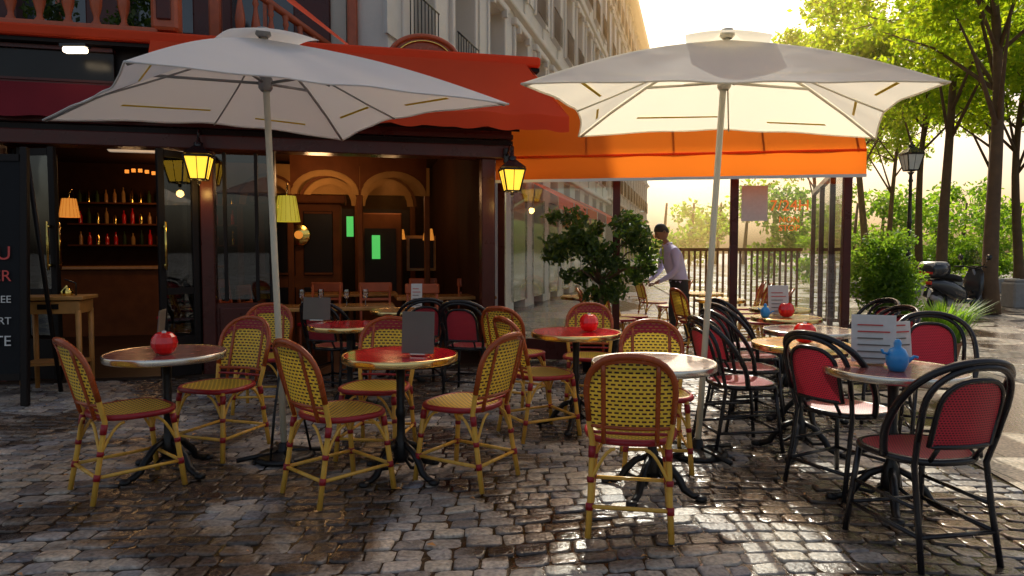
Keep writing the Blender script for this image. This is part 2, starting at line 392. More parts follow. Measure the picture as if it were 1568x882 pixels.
while y<8.5:
    h=R.uniform(.088,.118); x=-7.4+R.random()*.1
    while x<edgeX(y)-.05:
        wd=R.uniform(.10,.19)
        wd=min(wd,max(.06,edgeX(y)-x))
        gp=R.uniform(.002,.006)
        def wy(xx): return .16*math.sin(xx*.8+.4)+.03*math.sin(xx*2.3+y*1.7)
        x0,x1=x+gp,x+wd-gp; y0,y1=y+gp,y+h-gp
        jit=lambda:R.uniform(-.007,.007)
        cs=[(x0+jit(),y0+jit()),(x1+jit(),y0+jit()),(x1+jit(),y1+jit()),(x0+jit(),y1+jit())]
        cs=[(a,b+wy(a)) for a,b in cs]
        cx=sum(a for a,b in cs)/4; cy=sum(b for a,b in cs)/4
        ring=[]
        for i in range(4):
            a=Vector(cs[i]); p=Vector(cs[i-1]); n=Vector(cs[(i+1)%4])
            q=R.uniform(.07,.2)
            ring.append(a+(p-a)*q); ring.append(a+(n-a)*q)
        ring=[r_+Vector((R.uniform(-.003,.003),R.uniform(-.003,.003))) for r_ in ring]
        tx,ty=R.uniform(-.06,.06),R.uniform(-.06,.06); zo=R.uniform(-.007,.002)
        vs=[]
        for sc_,zz in ((1,-.03),(.99,-.009),(.94,-.0025),(.84,-.0005),(.5,0)):
            for r_ in ring:
                xx=cx+(r_.x-cx)*sc_; yy=cy+(r_.y-cy)*sc_
                vs.append((xx,yy,zz+zo+((xx-cx)*tx+(yy-cy)*ty if zz>-.02 else 0)+R.uniform(-.001,.001)))
        vs.append((cx,cy,.0005+zo))
        fs=[]
        for r in range(4):
            for i in range(8):
                j=(i+1)%8; fs.append((r*8+i,r*8+j,r*8+8+j,r*8+8+i))
        for i in range(8): fs.append((32+i,32+(i+1)%8,40))
        g.add(vs,fs,'cob',True)
        x+=wd
    y+=h
g.obj('cobblestone_pavement')
g=MB(); g.quad((-9,8.5,-.008),(3.6,8.5,-.008),(9,60,-.008),(-9,60,-.008),'cobtex'); g.obj('terrace_paving')
g=MB()
g.add([(2.62,1.2,-.004),(4.6,1.2,-.004),(9.5,40,-.004),(7.3,40,-.004)],[(0,1,2,3)],'slab')
g.obj('stone_sidewalk')
g=MB(); g.quad((4.65,1.2,-.012),(14,1.2,-.012),(24,40,-.012),(9.55,40,-.012),'cobtex'); g.obj('cobbled_street')
g=MB(); cl=[(R.uniform(-5,4),R.uniform(2,8),0,.01) for _ in range(90)]
for c in cl:
    a=R.random()*6.28; s=R.uniform(.012,.028); z=.006
    g.add([(c[0]+s*math.cos(a),c[1]+s*math.sin(a),z),(c[0]-s*.5*math.sin(a),c[1]+s*.5*math.cos(a),z+.008),(c[0]-s*math.cos(a),c[1]-s*math.sin(a),z),(c[0]+s*.5*math.sin(a),c[1]-s*.5*math.cos(a),z+.006)],[(0,1,2,3)],'woodlight')
g.obj('fallen_leaves')

# ------------------------------------------------------------------ chairs
def arch(w_,z0,zh,n=16,p=2.4):
    out=[]
    for i in range(n+1):
        a=math.pi*i/n; c=math.cos(a); s=math.sin(a)
        out.append((-w_*math.copysign(abs(c)**(2/p),c),z0+zh*abs(s)**(2/p)))
    return out
def chair_mesh(kind):
    mb=MB(); rat=kind!='black'
    F='honey' if rat else 'black'; H='redwood' if rat else 'black'; W='weaveY' if rat else 'weaveB'
    r=.0150 if rat else .0135
    yp=lambda z:-.19-(z-.44)*.26
    bul=.045
    def seatp(a,s):
        c=math.cos(a);n=math.sin(a)
        x=.215*math.copysign(abs(c)**.75,c)*s; yv=.205*math.copysign(abs(n)**.75,n)*s
        return x*(1+.10*yv/.2),yv
    nA=32
    mb.grid(lambda u,v:(*seatp(2*math.pi*u,v),.466-.010*(1-v*v)),nA,5,W,True,lambda u,v:seatp(2*math.pi*u,v))
    mb.grid(lambda u,v:(*seatp(2*math.pi*u,v*.98),.436),nA,2,H,True)
    mb.tube([(*seatp(2*math.pi*i/nA,1.0),.452) for i in range(nA)],.0175,'burg' if rat else 'black',8,closed=True)
    for sx in(-1,1):
        mb.tube([(sx*.175,.165,.445),(sx*.19,.19,.22),(sx*.205,.215,0)],[r,r*1.03,r*1.1],F,8)
    A=arch(.205,.70,.19)
    hoop=[(-.195,-.265,0),(-.185,-.225,.22),(-.18,-.19,.44),(-.195,yp(.56),.56)]
    hoop+=[(x,yp(z)-bul*(1-(x/.205)**2),z) for x,z in A]
    hoop+=[(.195,yp(.56),.56),(.18,-.19,.44),(.185,-.225,.22),(.195,-.265,0)]
    mb.tube(hoop[:4]+hoop[4:5],r,F,8)
    mb.tube(hoop[-5:],r,F,8)
    mb.tube(hoop[3:-3],r*1.05,H,8)
    zb=.535
    def ztop(x): return .70+.182*max(0,1-abs(x/.2)**2.4)**(1/2.4)
    pw=.192 if rat else .15
    def pan(off=0,v0=0,v1=1):
        def f(u,v):
            x=(2*u-1)*pw; zt=ztop(x if rat else x*1.15)-(0 if rat else .05); z=zb+(zt-zb)*(v0+(v1-v0)*v)
            return (x,yp(z)-bul*(1-(x/.205)**2)+off,z)
        return f
    def pu(f): return lambda u,v:(f(u,v)[0],f(u,v)[2])
    f=pan(); mb.grid(f,20,10,W,True,pu(f))
    if rat:
        f=pan(.007,.80,1); mb.grid(f,20,3,'weaveBY' ,True,pu(f))
        f=pan(-.004,.93,1); mb.grid(f,20,2,'redwood',True,pu(f))
        for sx in(-1,1):
            x=sx*.125
            mb.tube([(x,yp(z)-bul*(1-(x/.205)**2),z) for z in (.45,.55,.7,.8,ztop(x)-.01)],.0115,H,7)
        mb.tube([(x*.19/8,yp(zb)-bul*(1-(x/8)**2),zb) for x in range(-8,9)],.011,H,7)
        mb.tube([(x*.19/8,yp(.5)-.02*(1-(x/8)**2)+.005,.5) for x in range(-8,9)],.008,'burg',6)
    else:
        ol=[(pw*(2*i/12-1),zb) for i in range(13)]+[(p[0]*pw/.205,.65+(p[1]-.65)*1.0-.015) for p in arch(.205,.70,.15,14,2.6)[::-1]]
        mb.tube([(x,yp(z)-bul*(1-(x/.205)**2)+.003,z) for x,z in ol],.012,H,7,closed=True)
        for sx in (-1,1):
            mb.tube([(sx*.11,-.19,.45),(sx*.11,yp(zb)-.03,zb)],.010,H,6)
        arm=[(-.218,-.05,.45),(-.240,-.08,.57),(-.246,-.14,.68),(-.240,-.21,.77)]
        am=[(-.202,-.275,.845),(-.12,-.325,.895),(0,-.343,.912)]
        pts=arm+am+[(-x,y_,z) for x,y_,z in (arm+am)[-2::-1]]
        P=[Vector(p) for p in pts]; Q=[]
        for i in range(len(P)-1):
            a=P[max(0,i-1)];b_=P[i];c=P[i+1];d=P[min(len(P)-1,i+2)]
            for k in range(4):
                tt=k/4
                Q.append(.5*((2*b_)+(-a+c)*tt+(2*a-5*b_+4*c-d)*tt*tt+(-a+3*b_-3*c+d)*tt**3))
        Q.append(P[-1]); mb.tube(Q,.0175,'black',8)
    def leg(sx,fr,z):
        if fr: tt=z/.445; return Vector((sx*(.205-.03*tt),.215-.05*tt,z))
        tt=z/.44; return Vector((sx*(.195-.015*tt),-.265+.075*tt,z))
    for z,rr in((.145,.0105),):
        for a,b_ in(((-1,1),(1,1)),((1,1),(1,0)),((1,0),(-1,0)),((-1,0),(-1,1))):
            mb.tube([leg(*a,z),leg(*b_,z)],rr,F,7)
    if rat:
        for a,b_ in(((-1,1),(1,1)),((1,1),(1,0)),((1,0),(-1,0)),((-1,0),(-1,1))):
            A_=leg(*a,.26);B_=leg(*b_,.26)
            mid=(A_+B_)/2; 
            for S in(A_,B_):
                pts=[]
                for i in range(7):
                    q=i/6; p=S.lerp(mid,q*.62); p.z=.26+.165*math.sin(q*math.pi/2); pts.append(p)
                mb.tube(pts,.0085,F,6)
        for a in((-1,1),(1,1),(1,0),(-1,0)):
            for z,hh in((.145,.035),(.27,.026),(.40,.055)):
                p=leg(*a,z-hh/2);q=leg(*a,z+hh/2); mb.tube([p,q],r*1.2,'burg' ,8)
    else:
        for sx in(-1,1): mb.tube([leg(sx,True,.26),leg(sx,False,.26)],.009,F,6)
    return mb.mesh('rattan_bistro_chair' if rat else 'black_bistro_chair')
CR=chair_mesh('rattan'); CB=chair_mesh('black')
def chair(x,y,th,kind='r',s=1.0):
    nm='rattan_bistro_chair' if kind=='r' else 'black_bistro_chair'
    return place(CR if kind=='r' else CB,nm,(x,y,0),-rad(th),scale=s)
for a in [(-2.22,3.93,42),(-2.0,4.62,198),(-2.17,5.9,172),(-.98,3.87,43),(-.92,4.58,188),(-.29,4.1,-58),
          (.22,5.1,62),(.05,6.15,30),(.68,5.95,186),(.92,4.35,186),(.60,3.42,10)]:
    chair(*a)
for a in [(1.6,4.75,82),(1.85,5.35,80),(2.08,5.95,78),(1.95,3.95,62),(1.88,3.12,-10),
          (2.95,5.6,-100),(3.0,4.75,200),(2.3,6.6,80),(3.3,6.5,-100),(-1.7,6.6,20),(-.95,6.9,-20),(-.4,6.6,15)]:
    chair(*a,kind='b')
for a in [(3.3,8.9,-70),(3.4,9.6,-70),(3.55,10.3,-75),(3.75,11.1,-75),(2.45,9.0,75),(1.45,9.3,70),(1.2,8.9,100),(2.7,11.6,-80),(2.6,12.5,80)]:
    chair(*a)

# ------------------------------------------------------------------ tables
def table_mesh(r,top,edge):
    mb=MB()
    mb.lathe([(0,.745),(r-.012,.745)],top,seg=40,smooth=False)
    mb.lathe([(r-.012,.7455),(r-.004,.748),(r,.742),(r,.712),(r-.004,.706),(r-.03,.706),(0,.712)],edge,seg=40)
    mb.lathe([(.11,.706),(.11,.69),(.03,.67),(.026,.60),(.024,.42),(.032,.40),(.032,.37),(.024,.35),(.026,.24),(.045,.20),(.05,.12),(.035,.08),(0,.075)],'iron',seg=16)
    for i in range(4):
        a=math.pi/4+i*math.pi/2; c,s=math.cos(a),math.sin(a)
        pr=[(.03,.20),(.10,.165),(.16,.10),(.19,.045),(.235,.022),(.285,.012)]
        mb.tube([(q*c,q*s,z) for q,z in pr],[.018,.020,.022,.022,.02,.016],'iron',7)
        mb.tube([(.04*c,.04*s,.10),(.09*c,.09*s,.06),(.15*c,.15*s,.07),(.17*c,.17*s,.10)],.011,'iron',6)
        mb.lathe([(0,.03),(.03,.025),(.034,.008),(.03,0),(0,0)],'iron',c=(.285*c,.285*s,0),seg=10)
    return mb.mesh('round_bistro_table')
TM=table_mesh(.35,'marble','steel'); TR=table_mesh(.35,'redtop','brass'); TW=table_mesh(.32,'woodtop','brass'); TG=table_mesh(.35,'granite','steel')
def table(x,y,me,rz=.3): return place(me,'round_bistro_table',(x,y,0),rz)
table(-2.14,4.2,TG); table(-.68,4.13,TR,.1); table(.5,5.3,TR,.5); table(.80,3.84,TM,.2)
table(1.97,4.63,TW,.2); table(2.38,5.45,TM,.6); table(2.62,6.5,TW,.1); table(2.04,3.62,TG,.4)
table(-1.4,5.85,TR,.2); table(2.75,9.0,TW,.1); table(2.9,10.4,TW,.1); table(1.0,9.6,TW); table(2.95,7.5,TW)
table(-1.2,7.3,TW)
mb=MB()
prof=[(0,0),(.03,0),(.05,.012),(.066,.04),(.07,.065),(.062,.098),(.045,.118),(.036,.122),(.036,.116),(.0,.10)]
mb.lathe(prof,'redglass',seg=14,smooth=False)
mb.lathe([(.012,.10),(.012,.13),(0,.132)],'paper',seg=8)
cb=mb.mesh('red_candle_holder')
for x,y,z in [(-2.10,4.1,.748),(.60,5.3,.748),(1.99,4.62,.748),(2.62,6.5,.748)]:
    place(cb,'red_candle_holder',(x,y,z),scale=1.08)
def menu(x,y,th,w_=.2,h=.25,k='board',z=.748,extra=False):
    mb=MB()
    mb.box((0,0,h/2+.012),(w_,.006,h),k,rx=-.1,bev=.002)
    mb.box((0,.03,.008),(w_*.5,.09,.012),'steel',bev=.003)
    if extra:
        for i in range(6): mb.box((-w_*.08*(i%2),-.010+.1*(h*.14+i*.036-h/2),h*.14+i*.036),(w_*(.72-.15*(i%2)),.004,.007),'paperred' if i>3 else 'board',rx=-.1)
    return mb.obj('table_menu_board' if k=='board' else 'menu_card',loc=(x,y,z),rz=-rad(th))
menu(-.56,4.05,10,.20,.25); menu(-2.22,4.3,75,.18,.24,'board'); menu(-1.75,6.1,10,.26,.2)
menu(1.98,3.72,20,.22,.26,'paper',extra=True); menu(2.15,3.76,-20,.16,.22,'paper',extra=True); menu(2.62,6.7,0,.2,.28,'paper',extra=True)
menu(-1.05,7.5,0,.12,.26,'paper',extra=True); menu(-.3,8.9,0,.15,.3,'paper',z=.8,extra=True)
mb=MB()
mb.lathe([(0,0),(.03,.0),(.042,.03),(.045,.06),(.03,.09),(.014,.10),(.016,.115),(.01,.13),(0,.133)],'blueg',seg=16)
mb.tube([(-.04,0,.07),(-.06,0,.075),(-.066,0,.09)],.006,'blueg',6); mb.tube([(.038,0,.03),(.07,0,.06),(.085,0,.055)],.007,'blueg',6)
bp_=mb.mesh('blue_pitcher'); place(bp_,'blue_pitcher',(2.0,3.52,.748),scale=1.25); place(bp_,'blue_pitcher',(2.4,6.45,.748),scale=1.0)

# ------------------------------------------------------------------ parasols
def parasol(base,top,corners,canv,hubz,dark):
    E=empty('patio_umbrella',(base[0],base[1],0)); B=Vector((base[0],base[1],0)); T=Vector(top)-B
    C=[Vector(c)-B for c in corners]
    cen=sum(C,Vector())/4
    ap=Vector((T.x,T.y,T.z-.06))
    mb=MB()
    def edge(a,b_,tt):
        m=a.lerp(b_,tt); k=4*tt*(1-tt); d=(cen-m); d.z=0
        return m+d.normalized()*.13*k+Vector((0,0,.035*k))
    for i in range(4):
        a,b_=C[i],C[(i+1)%4]
        def f(u,v,a=a,b_=b_):
            e=edge(a,b_,u); p=ap.lerp(e,.04+.96*v)
            wr=.006*math.sin(u*23+i)*v*math.sin(math.pi*u)
            p=p+Vector((0,0,.045*math.sin(math.pi*v)-.05*math.sin(math.pi*v)*4*u*(1-u)+wr))
            return p
        mb.grid(f,24,16,canv)
        mb.tube([f(u/24,1)+Vector((0,0,-.004)) for u in range(25)],.006,canv,5)
        def fc(u,v,a=a,b_=b_):
            e=a.lerp(b_,u); p=ap.lerp(e,.24*v); p.z=ap.z+.065-.10*v+.03*v*v*4*u*(1-u)-.012*math.sin(math.pi*v)
            return p
        mb.grid(fc,12,6,canv)
    mb.obj('canopy',E)
    mb=MB(); hub=Vector((T.x*.9,T.y*.9,hubz))
    rk='polem' if dark else 'pole'
    mb.tube([(0,0,.03),T*.5,T],.021,'pole',12)
    mb.lathe([(.03,-.05),(.045,-.03),(.045,.03),(.03,.05)],rk,c=hub,seg=12)
    mb.lathe([(.03,0),(.05,.02),(.04,.06),(.0,.062)],rk,c=ap,seg=12)
    tg=[]
    for i in range(4):
        tg.append((C[i],1)); tg.append((edge(C[i],C[(i+1)%4],.5),.0))
    for c,main in tg:
        pts=[ap.lerp(c,q)+Vector((0,0,.045*math.sin(math.pi*q)-(.018 if main else .065*math.sin(math.pi*q)+.02))) for q in (0,.25,.5,.75,.985)]
        mb.tube(pts,.0095 if main else .006,rk,6)
        if main: mb.tube([hub,pts[2]],.010,rk,6)
    mb.obj('frame',E)
    mb=MB()
    for i in range(4):
        a,b_=C[i],C[(i+1)%4]
        for u0,u1,v0 in ((.12,.34,.86),(.55,.88,.80)):
            p=[]
            for (u,v) in ((u0,v0),(u1,v0),(u1,v0+.018),(u0,v0+.018)):
                e=edge(a,b_,u); q=ap.lerp(e,.04+.96*v); q=q+Vector((0,0,.045*math.sin(math.pi*v)-.05*math.sin(math.pi*v)*4*u*(1-u)-.012)); p.append(q)
            mb.quad(*p,'strap')
    mb.obj('straps',E)
    mb=MB()
    mb.lathe([(0,.0),(.19,.0),(.20,.018),(.17,.035),(.05,.045),(.04,.06),(.036,.10),(.026,.11)],'iron',seg=24)
    for i in range(4):
        a=i*math.pi/2+.5; c,s=math.cos(a),math.sin(a)
        mb.tube([(.03*c,.03*s,.045),(.17*c,.17*s,.035),(.30*c,.30*s,.022)],.016,'iron',7)
    if dark:
        for a in(.3,2.4,4.5):
            c,s=math.cos(a),math.sin(a)
            mb.tube([(.03*c,.03*s,.62),(.12*c,.12*s,.3),(.17*c,.17*s,.02)],.008,'iron',6)
        mb.lathe([(.03,.58),(.04,.6),(.04,.66),(.024,.68)],'iron',seg=12)
    mb.obj('stand',E)
    return E
zc=2.27
parasol((-1.51,4.47),(-1.60,4.47,2.80),[(-1.80,3.22,zc-.02),(-.02,4.22,zc),(-1.36,5.55,zc),(-3.14,4.62,zc-.02)],'canvas_shaded',2.45,True)
parasol((1.25,4.54),(1.40,4.52,2.81),[(.05,3.72,zc),(2.33,3.68,zc),(2.88,5.46,zc),(.52,5.38,zc)],'canvas',2.47,False)

# ------------------------------------------------------------------ cafe building (local frame: x along front to the right, y inward)
O=(-.30,8.25,0); RZ=rad(13)
cafe=empty('cafe_building',O,RZ)
mb=MB()
LX=-8.5
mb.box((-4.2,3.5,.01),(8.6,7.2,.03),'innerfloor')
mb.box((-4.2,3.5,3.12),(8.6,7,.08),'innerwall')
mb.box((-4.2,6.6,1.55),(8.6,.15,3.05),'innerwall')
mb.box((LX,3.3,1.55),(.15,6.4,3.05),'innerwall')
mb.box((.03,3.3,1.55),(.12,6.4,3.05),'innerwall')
mb.obj('interior_shell',cafe)
mb=MB()
mb.box((-4.15,-.02,2.55),(8.9,.26,.15),'darkwood',bev=.01)
mb.box((-4.15,.02,2.66),(8.9,.20,.06),'blackwood')
mb.box((-4.15,.06,2.90),(8.9,.14,.42),'darkwood')
mb.box((-4.15,-.06,2.735),(8.9,.10,.06),'darkwood',bev=.01)
mb.box((-4.15,-.02,3.10),(8.9,.16,.05),'darkwood',bev=.01)
mb.box((-4.15,.08,3.36),(8.9,.14,.46),'blackwood')
mb.box((-6.2,-.03,3.30),(4.4,.06,.30),'sign',bev=.005)
mb.box((-6.2,-.05,3.47),(4.4,.10,.04),'darkwood'); mb.box((-6.2,-.05,3.14),(4.4,.10,.025),'darkwood')
for x,wd in ((0,.16),(-3.12,.14),(-5.15,.14),(-2.45,.07),(-7.9,.16)):
    mb.box((x,0,1.24),(wd,.18,2.47),'darkwood' if wd>.1 else 'blackwood',bev=.01)
mb.box((-2.78,0,.40),(.58,.10,.8),'darkwood'); mb.box((-2.78,0,1.64),(.58,.01,1.6),'glassd')
for q in(-2.95,-2.62): mb.box((q,-.0,1.64),(.035,.05,1.64),'blackwood')
for q in(.2,.6): mb.box((-2.78,-.055,q),(.48,.02,.30),'darkwood',bev=.01)
mb.obj('shopfront',cafe)
mb=MB()
mb.box((-3.9,-.13,3.60),(9.0,.22,.11),'redfab',bev=.02)
mb.box((-3.9,-.10,3.52),(9.0,.16,.04),'blackwood')
def aw(u,v):
    x=-3.6+4.0*u; y_=-.22-.42*v; z=3.60-.70*v-.03*math.sin(math.pi*v)
    x+=.42*v*u
    return (x,y_+.012*math.sin(u*31)*v,z+.010*math.sin(u*50)*v)
mb.grid(aw,60,8,'redfab')
def va(u,v):
    p=aw(u,1); return (p[0],p[1]-.01,p[2]-.16*v-.02*abs(math.sin(u*40))*v)
mb.grid(va,80,2,'redfab')
mb.add([(.40,-.22,3.60),(.82,-.64,2.90),(.82,-.64,2.76),(.62,.05,3.1),(.55,.05,3.60)],[(0,1,2,3,4)],'redfab')
mb.box((-1.6,-.20,2.80),(3.9,.03,.03),'blackwood')
mb.obj('awning',cafe)
mb=MB()
mb.grid(lambda u,v:(-8.4+4.9*u,-.12-.10*v,3.10-.36*v+.01*math.sin(u*60)*v),60,4,'darkfab')
mb.obj('burgundy_valance',cafe)
text('awning_lettering','Bar Tabac',.24,'white',(-1.2,-.56,3.20),(rad(60),0,0),cafe)
mb=MB()
def leaf(x,y0,ang,wd=.62):
    X0=mb.X; mb.X=Matrix.Translation((x,y0,0))@Matrix.Rotation(ang,4,'Z')
    for cx in(.035,wd-.035): mb.box((cx,0,1.24),(.07,.05,2.42),'blackwood',bev=.006)
    for cz in(.25,.95,2.40): mb.box((wd/2,0,cz),(wd-.142,.045,.42 if cz<.5 else .07),'blackwood')
    mb.box((wd/2,0,1.45),(wd-.14,.008,1.9),'glassd')
    for sd_ in(-.075,.075):
        mb.tube([(wd-.05,sd_,1.18),(wd-.05,sd_,1.68)],.013,'brass2',8)
        for q in(.05,.45): mb.tube([(wd-.05,sd_*.3,1.18+q),(wd-.05,sd_*1.1,1.18+q)],.017,'brass2',8)
    mb.X=X0
leaf(-3.22,-.05,rad(215),.42); leaf(-3.30,.12,rad(150),.4); leaf(-3.25,.2,rad(100),.6); leaf(-5.05,.1,rad(60),.5); leaf(-4.95,.0,rad(-20),.42)
mb.obj('folding_doors',cafe)
mb=MB()
for i,x in enumerate((-3.1,-2.0,-.95)):
    for s in range(12):
        a0=math.pi*s/12;a1=math.pi*(s+1)/12
        for (r0,r1,k,yy) in ((.40,.52,'tan',5.3),(.53,.58,'brownwood',5.27)):
            mb.add([(x+r0*math.cos(a0),yy,2.25+r0*math.sin(a0)),(x+r1*math.cos(a0),yy,2.25+r1*math.sin(a0)),(x+r1*math.cos(a1),yy,2.25+r1*math.sin(a1)),(x+r0*math.cos(a1),yy,2.25+r0*math.sin(a1))],[(0,1,2,3)],k)
    for q in (-.5,.5): mb.box((x+q,5.3,1.15),(.09,.12,2.2),'brownwood',bev=.01)
    mb.box((x,5.45,1.1),(.9,.1,2.2),'blackwood')
for i,x in enumerate((-1.95,-1.0)):
    for s in range(14):
        a0=math.pi*s/14;a1=math.pi*(s+1)/14
        mb.add([(x+.38*math.cos(a0),1.9,2.18+.26*math.sin(a0)),(x+.46*math.cos(a0),1.9,2.18+.34*math.sin(a0)),(x+.46*math.cos(a1),1.9,2.18+.34*math.sin(a1)),(x+.38*math.cos(a1),1.9,2.18+.26*math.sin(a1))],[(0,1,2,3)],'tan')
        mb.add([(x+.47*math.cos(a0),1.92,2.18+.35*math.sin(a0)),(x+.47*math.cos(a1),1.92,2.18+.35*math.sin(a1)),(x+.475*math.cos(a1),1.92,2.75),(x+.475*math.cos(a0),1.92,2.75)],[(0,1,2,3)],'brownwood')
for q in(-2.43,-1.475,-.52): mb.box((q,1.95,1.1),(.08,.10,2.16),'brownwood',bev=.01)
mb.box((-2.2,5.5,2.75),(4.2,.08,.55),'tan')
mb.box((-2.35,2.7,1.05),(1.2,.5,2.1),'brownwood',bev=.02)
for q in(-2.62,-2.08): mb.box((q,2.43,1.5),(.42,.03,.95),'blackwood',bev=.01); mb.box((q,2.42,.5),(.42,.03,.7),'blackwood',bev=.01)
for q in(-2.62,-2.08):
    for zz in(1.05,1.95): mb.box((q,2.405,zz),(.40,.015,.03),'brownwood')
mb.box((-2.35,2.65,2.15),(1.35,.62,.12),'brownwood',bev=.02)
mb.box((-1.15,3.4,1.0),(.7,.5,2.0),'brownwood',bev=.02); mb.box((-1.15,3.13,1.2),(.5,.02,1.1),'blackwood')
mb.box((-.45,3.6,1.35),(.5,.06,.6),'woodtop',bev=.01); mb.box((-.45,3.56,1.35),(.4,.03,.5),'blackwood')
mb.box((-1.22,3.1,1.45),(.13,.02,.38),'greenlit'); mb.box((-1.62,2.4,1.75),(.10,.02,.30),'greenlit')
mb.lathe([(0,0),(.16,0),(.17,.02),(.15,.03),(0,.035)],'brass2',c=(-2.35,2.38,1.62),seg=16,rot=Matrix.Rotation(rad(90),3,'X'))
mb.lathe([(0,0),(.06,0),(.06,.05),(0,.05)],'shadeO',c=(-2.35,2.34,1.62),seg=12,rot=Matrix.Rotation(rad(90),3,'X'))
mb.box((-5.0,4.3,.55),(2.4,.6,1.1),'brownwood',bev=.02); mb.box((-5.0,4.25,1.12),(2.5,.7,.05),'woodtop',bev=.01)
for z in(1.5,1.9,2.3):
    mb.box((-5.2,6.4,z),(3.2,.25,.03),'brownwood')
    for i in range(20):
        h=R.uniform(.2,.3); mb.lathe([(.035,0),(.035,h*.6),(.012,h*.8),(.012,h),(0,h)],R.choice(['redglass','woodtop','brass2','tan','leafD']),c=(-6.6+i*.15,6.35,z+.016),seg=8)
mb.box((-4.6,1.5,2.86),(.95,.12,.08),'tube',bev=.02); mb.box((-4.5,3.2,2.9),(1.2,.14,.08),'tube',bev=.02); mb.box((-3.95,2.2,2.85),(.5,.1,.05),'tube')
for i in range(14): mb.box((-4.8+i*.09,3.0,2.55+.02*math.sin(i)),(.05,.03,.05),'shadeO')
mb.obj('interior_fittings',cafe)
def lampshade(x,y,z,s,k,hang=True):
    m2=MB()
    m2.lathe([(.11*s,.0),(.075*s,.22*s)],k,seg=20)
    for i in range(16):
        a=2*math.pi*i/16; m2.tube([(.111*s*math.cos(a),.111*s*math.sin(a),0),(.076*s*math.cos(a),.076*s*math.sin(a),.22*s)],.002,'brass2',4)
    m2.tube([(0,0,.2*s),(0,0,.28*s)],.006,'brass2',6)
    if hang: m2.tube([(0,0,.28*s),(.0,.1,.34*s),(0,.16,.25*s)],.006,'brass2',6)
    o=m2.obj('lampshade',cafe,loc=(x,y,z)); return o
lampshade(-2.32,.25,1.72,1.35,'shadeY'); lampshade(-4.85,1.0,1.78,1.0,'shadeO'); lampshade(-.45,2.4,1.55,.8,'shadeO'); lampshade(-.75,4.3,1.6,.8,'shadeO')
for p in ((-2.0,1.2,2.3),(-4.6,2.5,2.5),(-1,3.0,2.4),(-2.2,4.6,2.5),(-4.8,5.4,2.5)): lamp('ceiling_lamp',p,12,(1,.55,.24),.15,cafe)
mb=MB()
mb.box((-6.0,.05,3.685),(4.9,.45,.06),'balus',bev=.015)
mb.box((-6.0,.0,4.54),(4.9,.20,.10),'balus',bev=.02)
pf=[(.045,0),(.05,.03),(.03,.06),(.028,.10),(.055,.20),(.062,.28),(.05,.38),(.028,.50),(.024,.56),(.04,.60),(.03,.64),(.045,.70),(.045,.76)]
for i in range(18): mb.lathe(pf,'balus',c=(-8.35+i*.262,-.05,3.717),seg=12)
mb.box((-3.48,-.05,4.15),(.26,.26,.90),'balus',bev=.03); mb.box((-3.48,-.19,4.15),(.14,.03,.7),'darkwood',bev=.01)
for i in range(8): mb.lathe(pf,'balus',c=(-2.9+i*.17,1.0+.1*i,3.95-.085*i),seg=10)
mb.tube([(-3.0,.95,4.75),(-1.6,1.75,4.02)],.05,'balus',8); mb.tube([(-3.0,.95,3.93),(-1.6,1.75,3.22)],.05,'balus',8)
for x in (-3.2,-1.55): mb.box((x,1.1 if x<-2 else 1.8,4.2),(.14,.14,1.5),'balus',bev=.02)
mb.obj('balcony_balustrade',cafe)
mb=MB()
mb.box((-5.4,2.2,4.0),(8.0,.2,.7),'darkwood')
for x in(-8.6,-7.3,-6.0,-4.7,-3.4,-2.1):
    mb.box((x,2.15,5.2),(.5,.3,3.2),'darkwood',bev=.02)
    mb.box((x+.65,2.3,5.2),(.8,.04,2.8),'wglass')
    mb.box((x+.65,2.25,5.2),(.05,.06,2.8),'balus')
mb.box((-5.2,6.3,12),(7.6,8.0,12),'stone')
mb.box((-5.2,2.6,9),(7.8,.6,5.8),'stone')
mb.obj('upper_storeys',cafe)
mb=MB(); cl=[(-7.8+R.random()*4.2,.9+R.uniform(-.2,.3),4.0+R.uniform(-.1,.5),.28) for _ in range(16)]
leaves(mb,cl,3500,.09,'leafD',31); mb.box((-5.8,.9,3.80),(4.6,.3,.2),'pot',bev=.02); mb.obj('balcony_plants',cafe)
mb=MB()
mb.add([(-2.3,.3,4.35),(-1.55,.9,3.95),(-1.5,.6,3.80),(-2.25,-.1,4.12)],[(0,1,2,3)],'redfab')
mb.obj('small_red_awning',cafe)
mb=MB()
ar=[(-.42+.84*i/24,0,.30*math.sqrt(max(0,1-((-.42+.84*i/24)/.42)**2))) for i in range(25)]
mb.tube(ar,.03,'balus',8); mb.tube([(p[0]*.8,-.01,p[2]*.8) for p in ar],.012,'brass2',6)
mb.add([(p[0],.01,p[2]) for p in ar]+[(0,.01,0)],[(i,i+1,25) for i in range(24)],'redwood')
mb.add([(p[0],-.0,-.0) for p in ar]+[(p[0],.0,-.15) for p in ar],[(i,i+1,26+i,25+i) for i in range(24)],'redwood')
mb.obj('round_sign',cafe,loc=(-.72,.2,3.64))
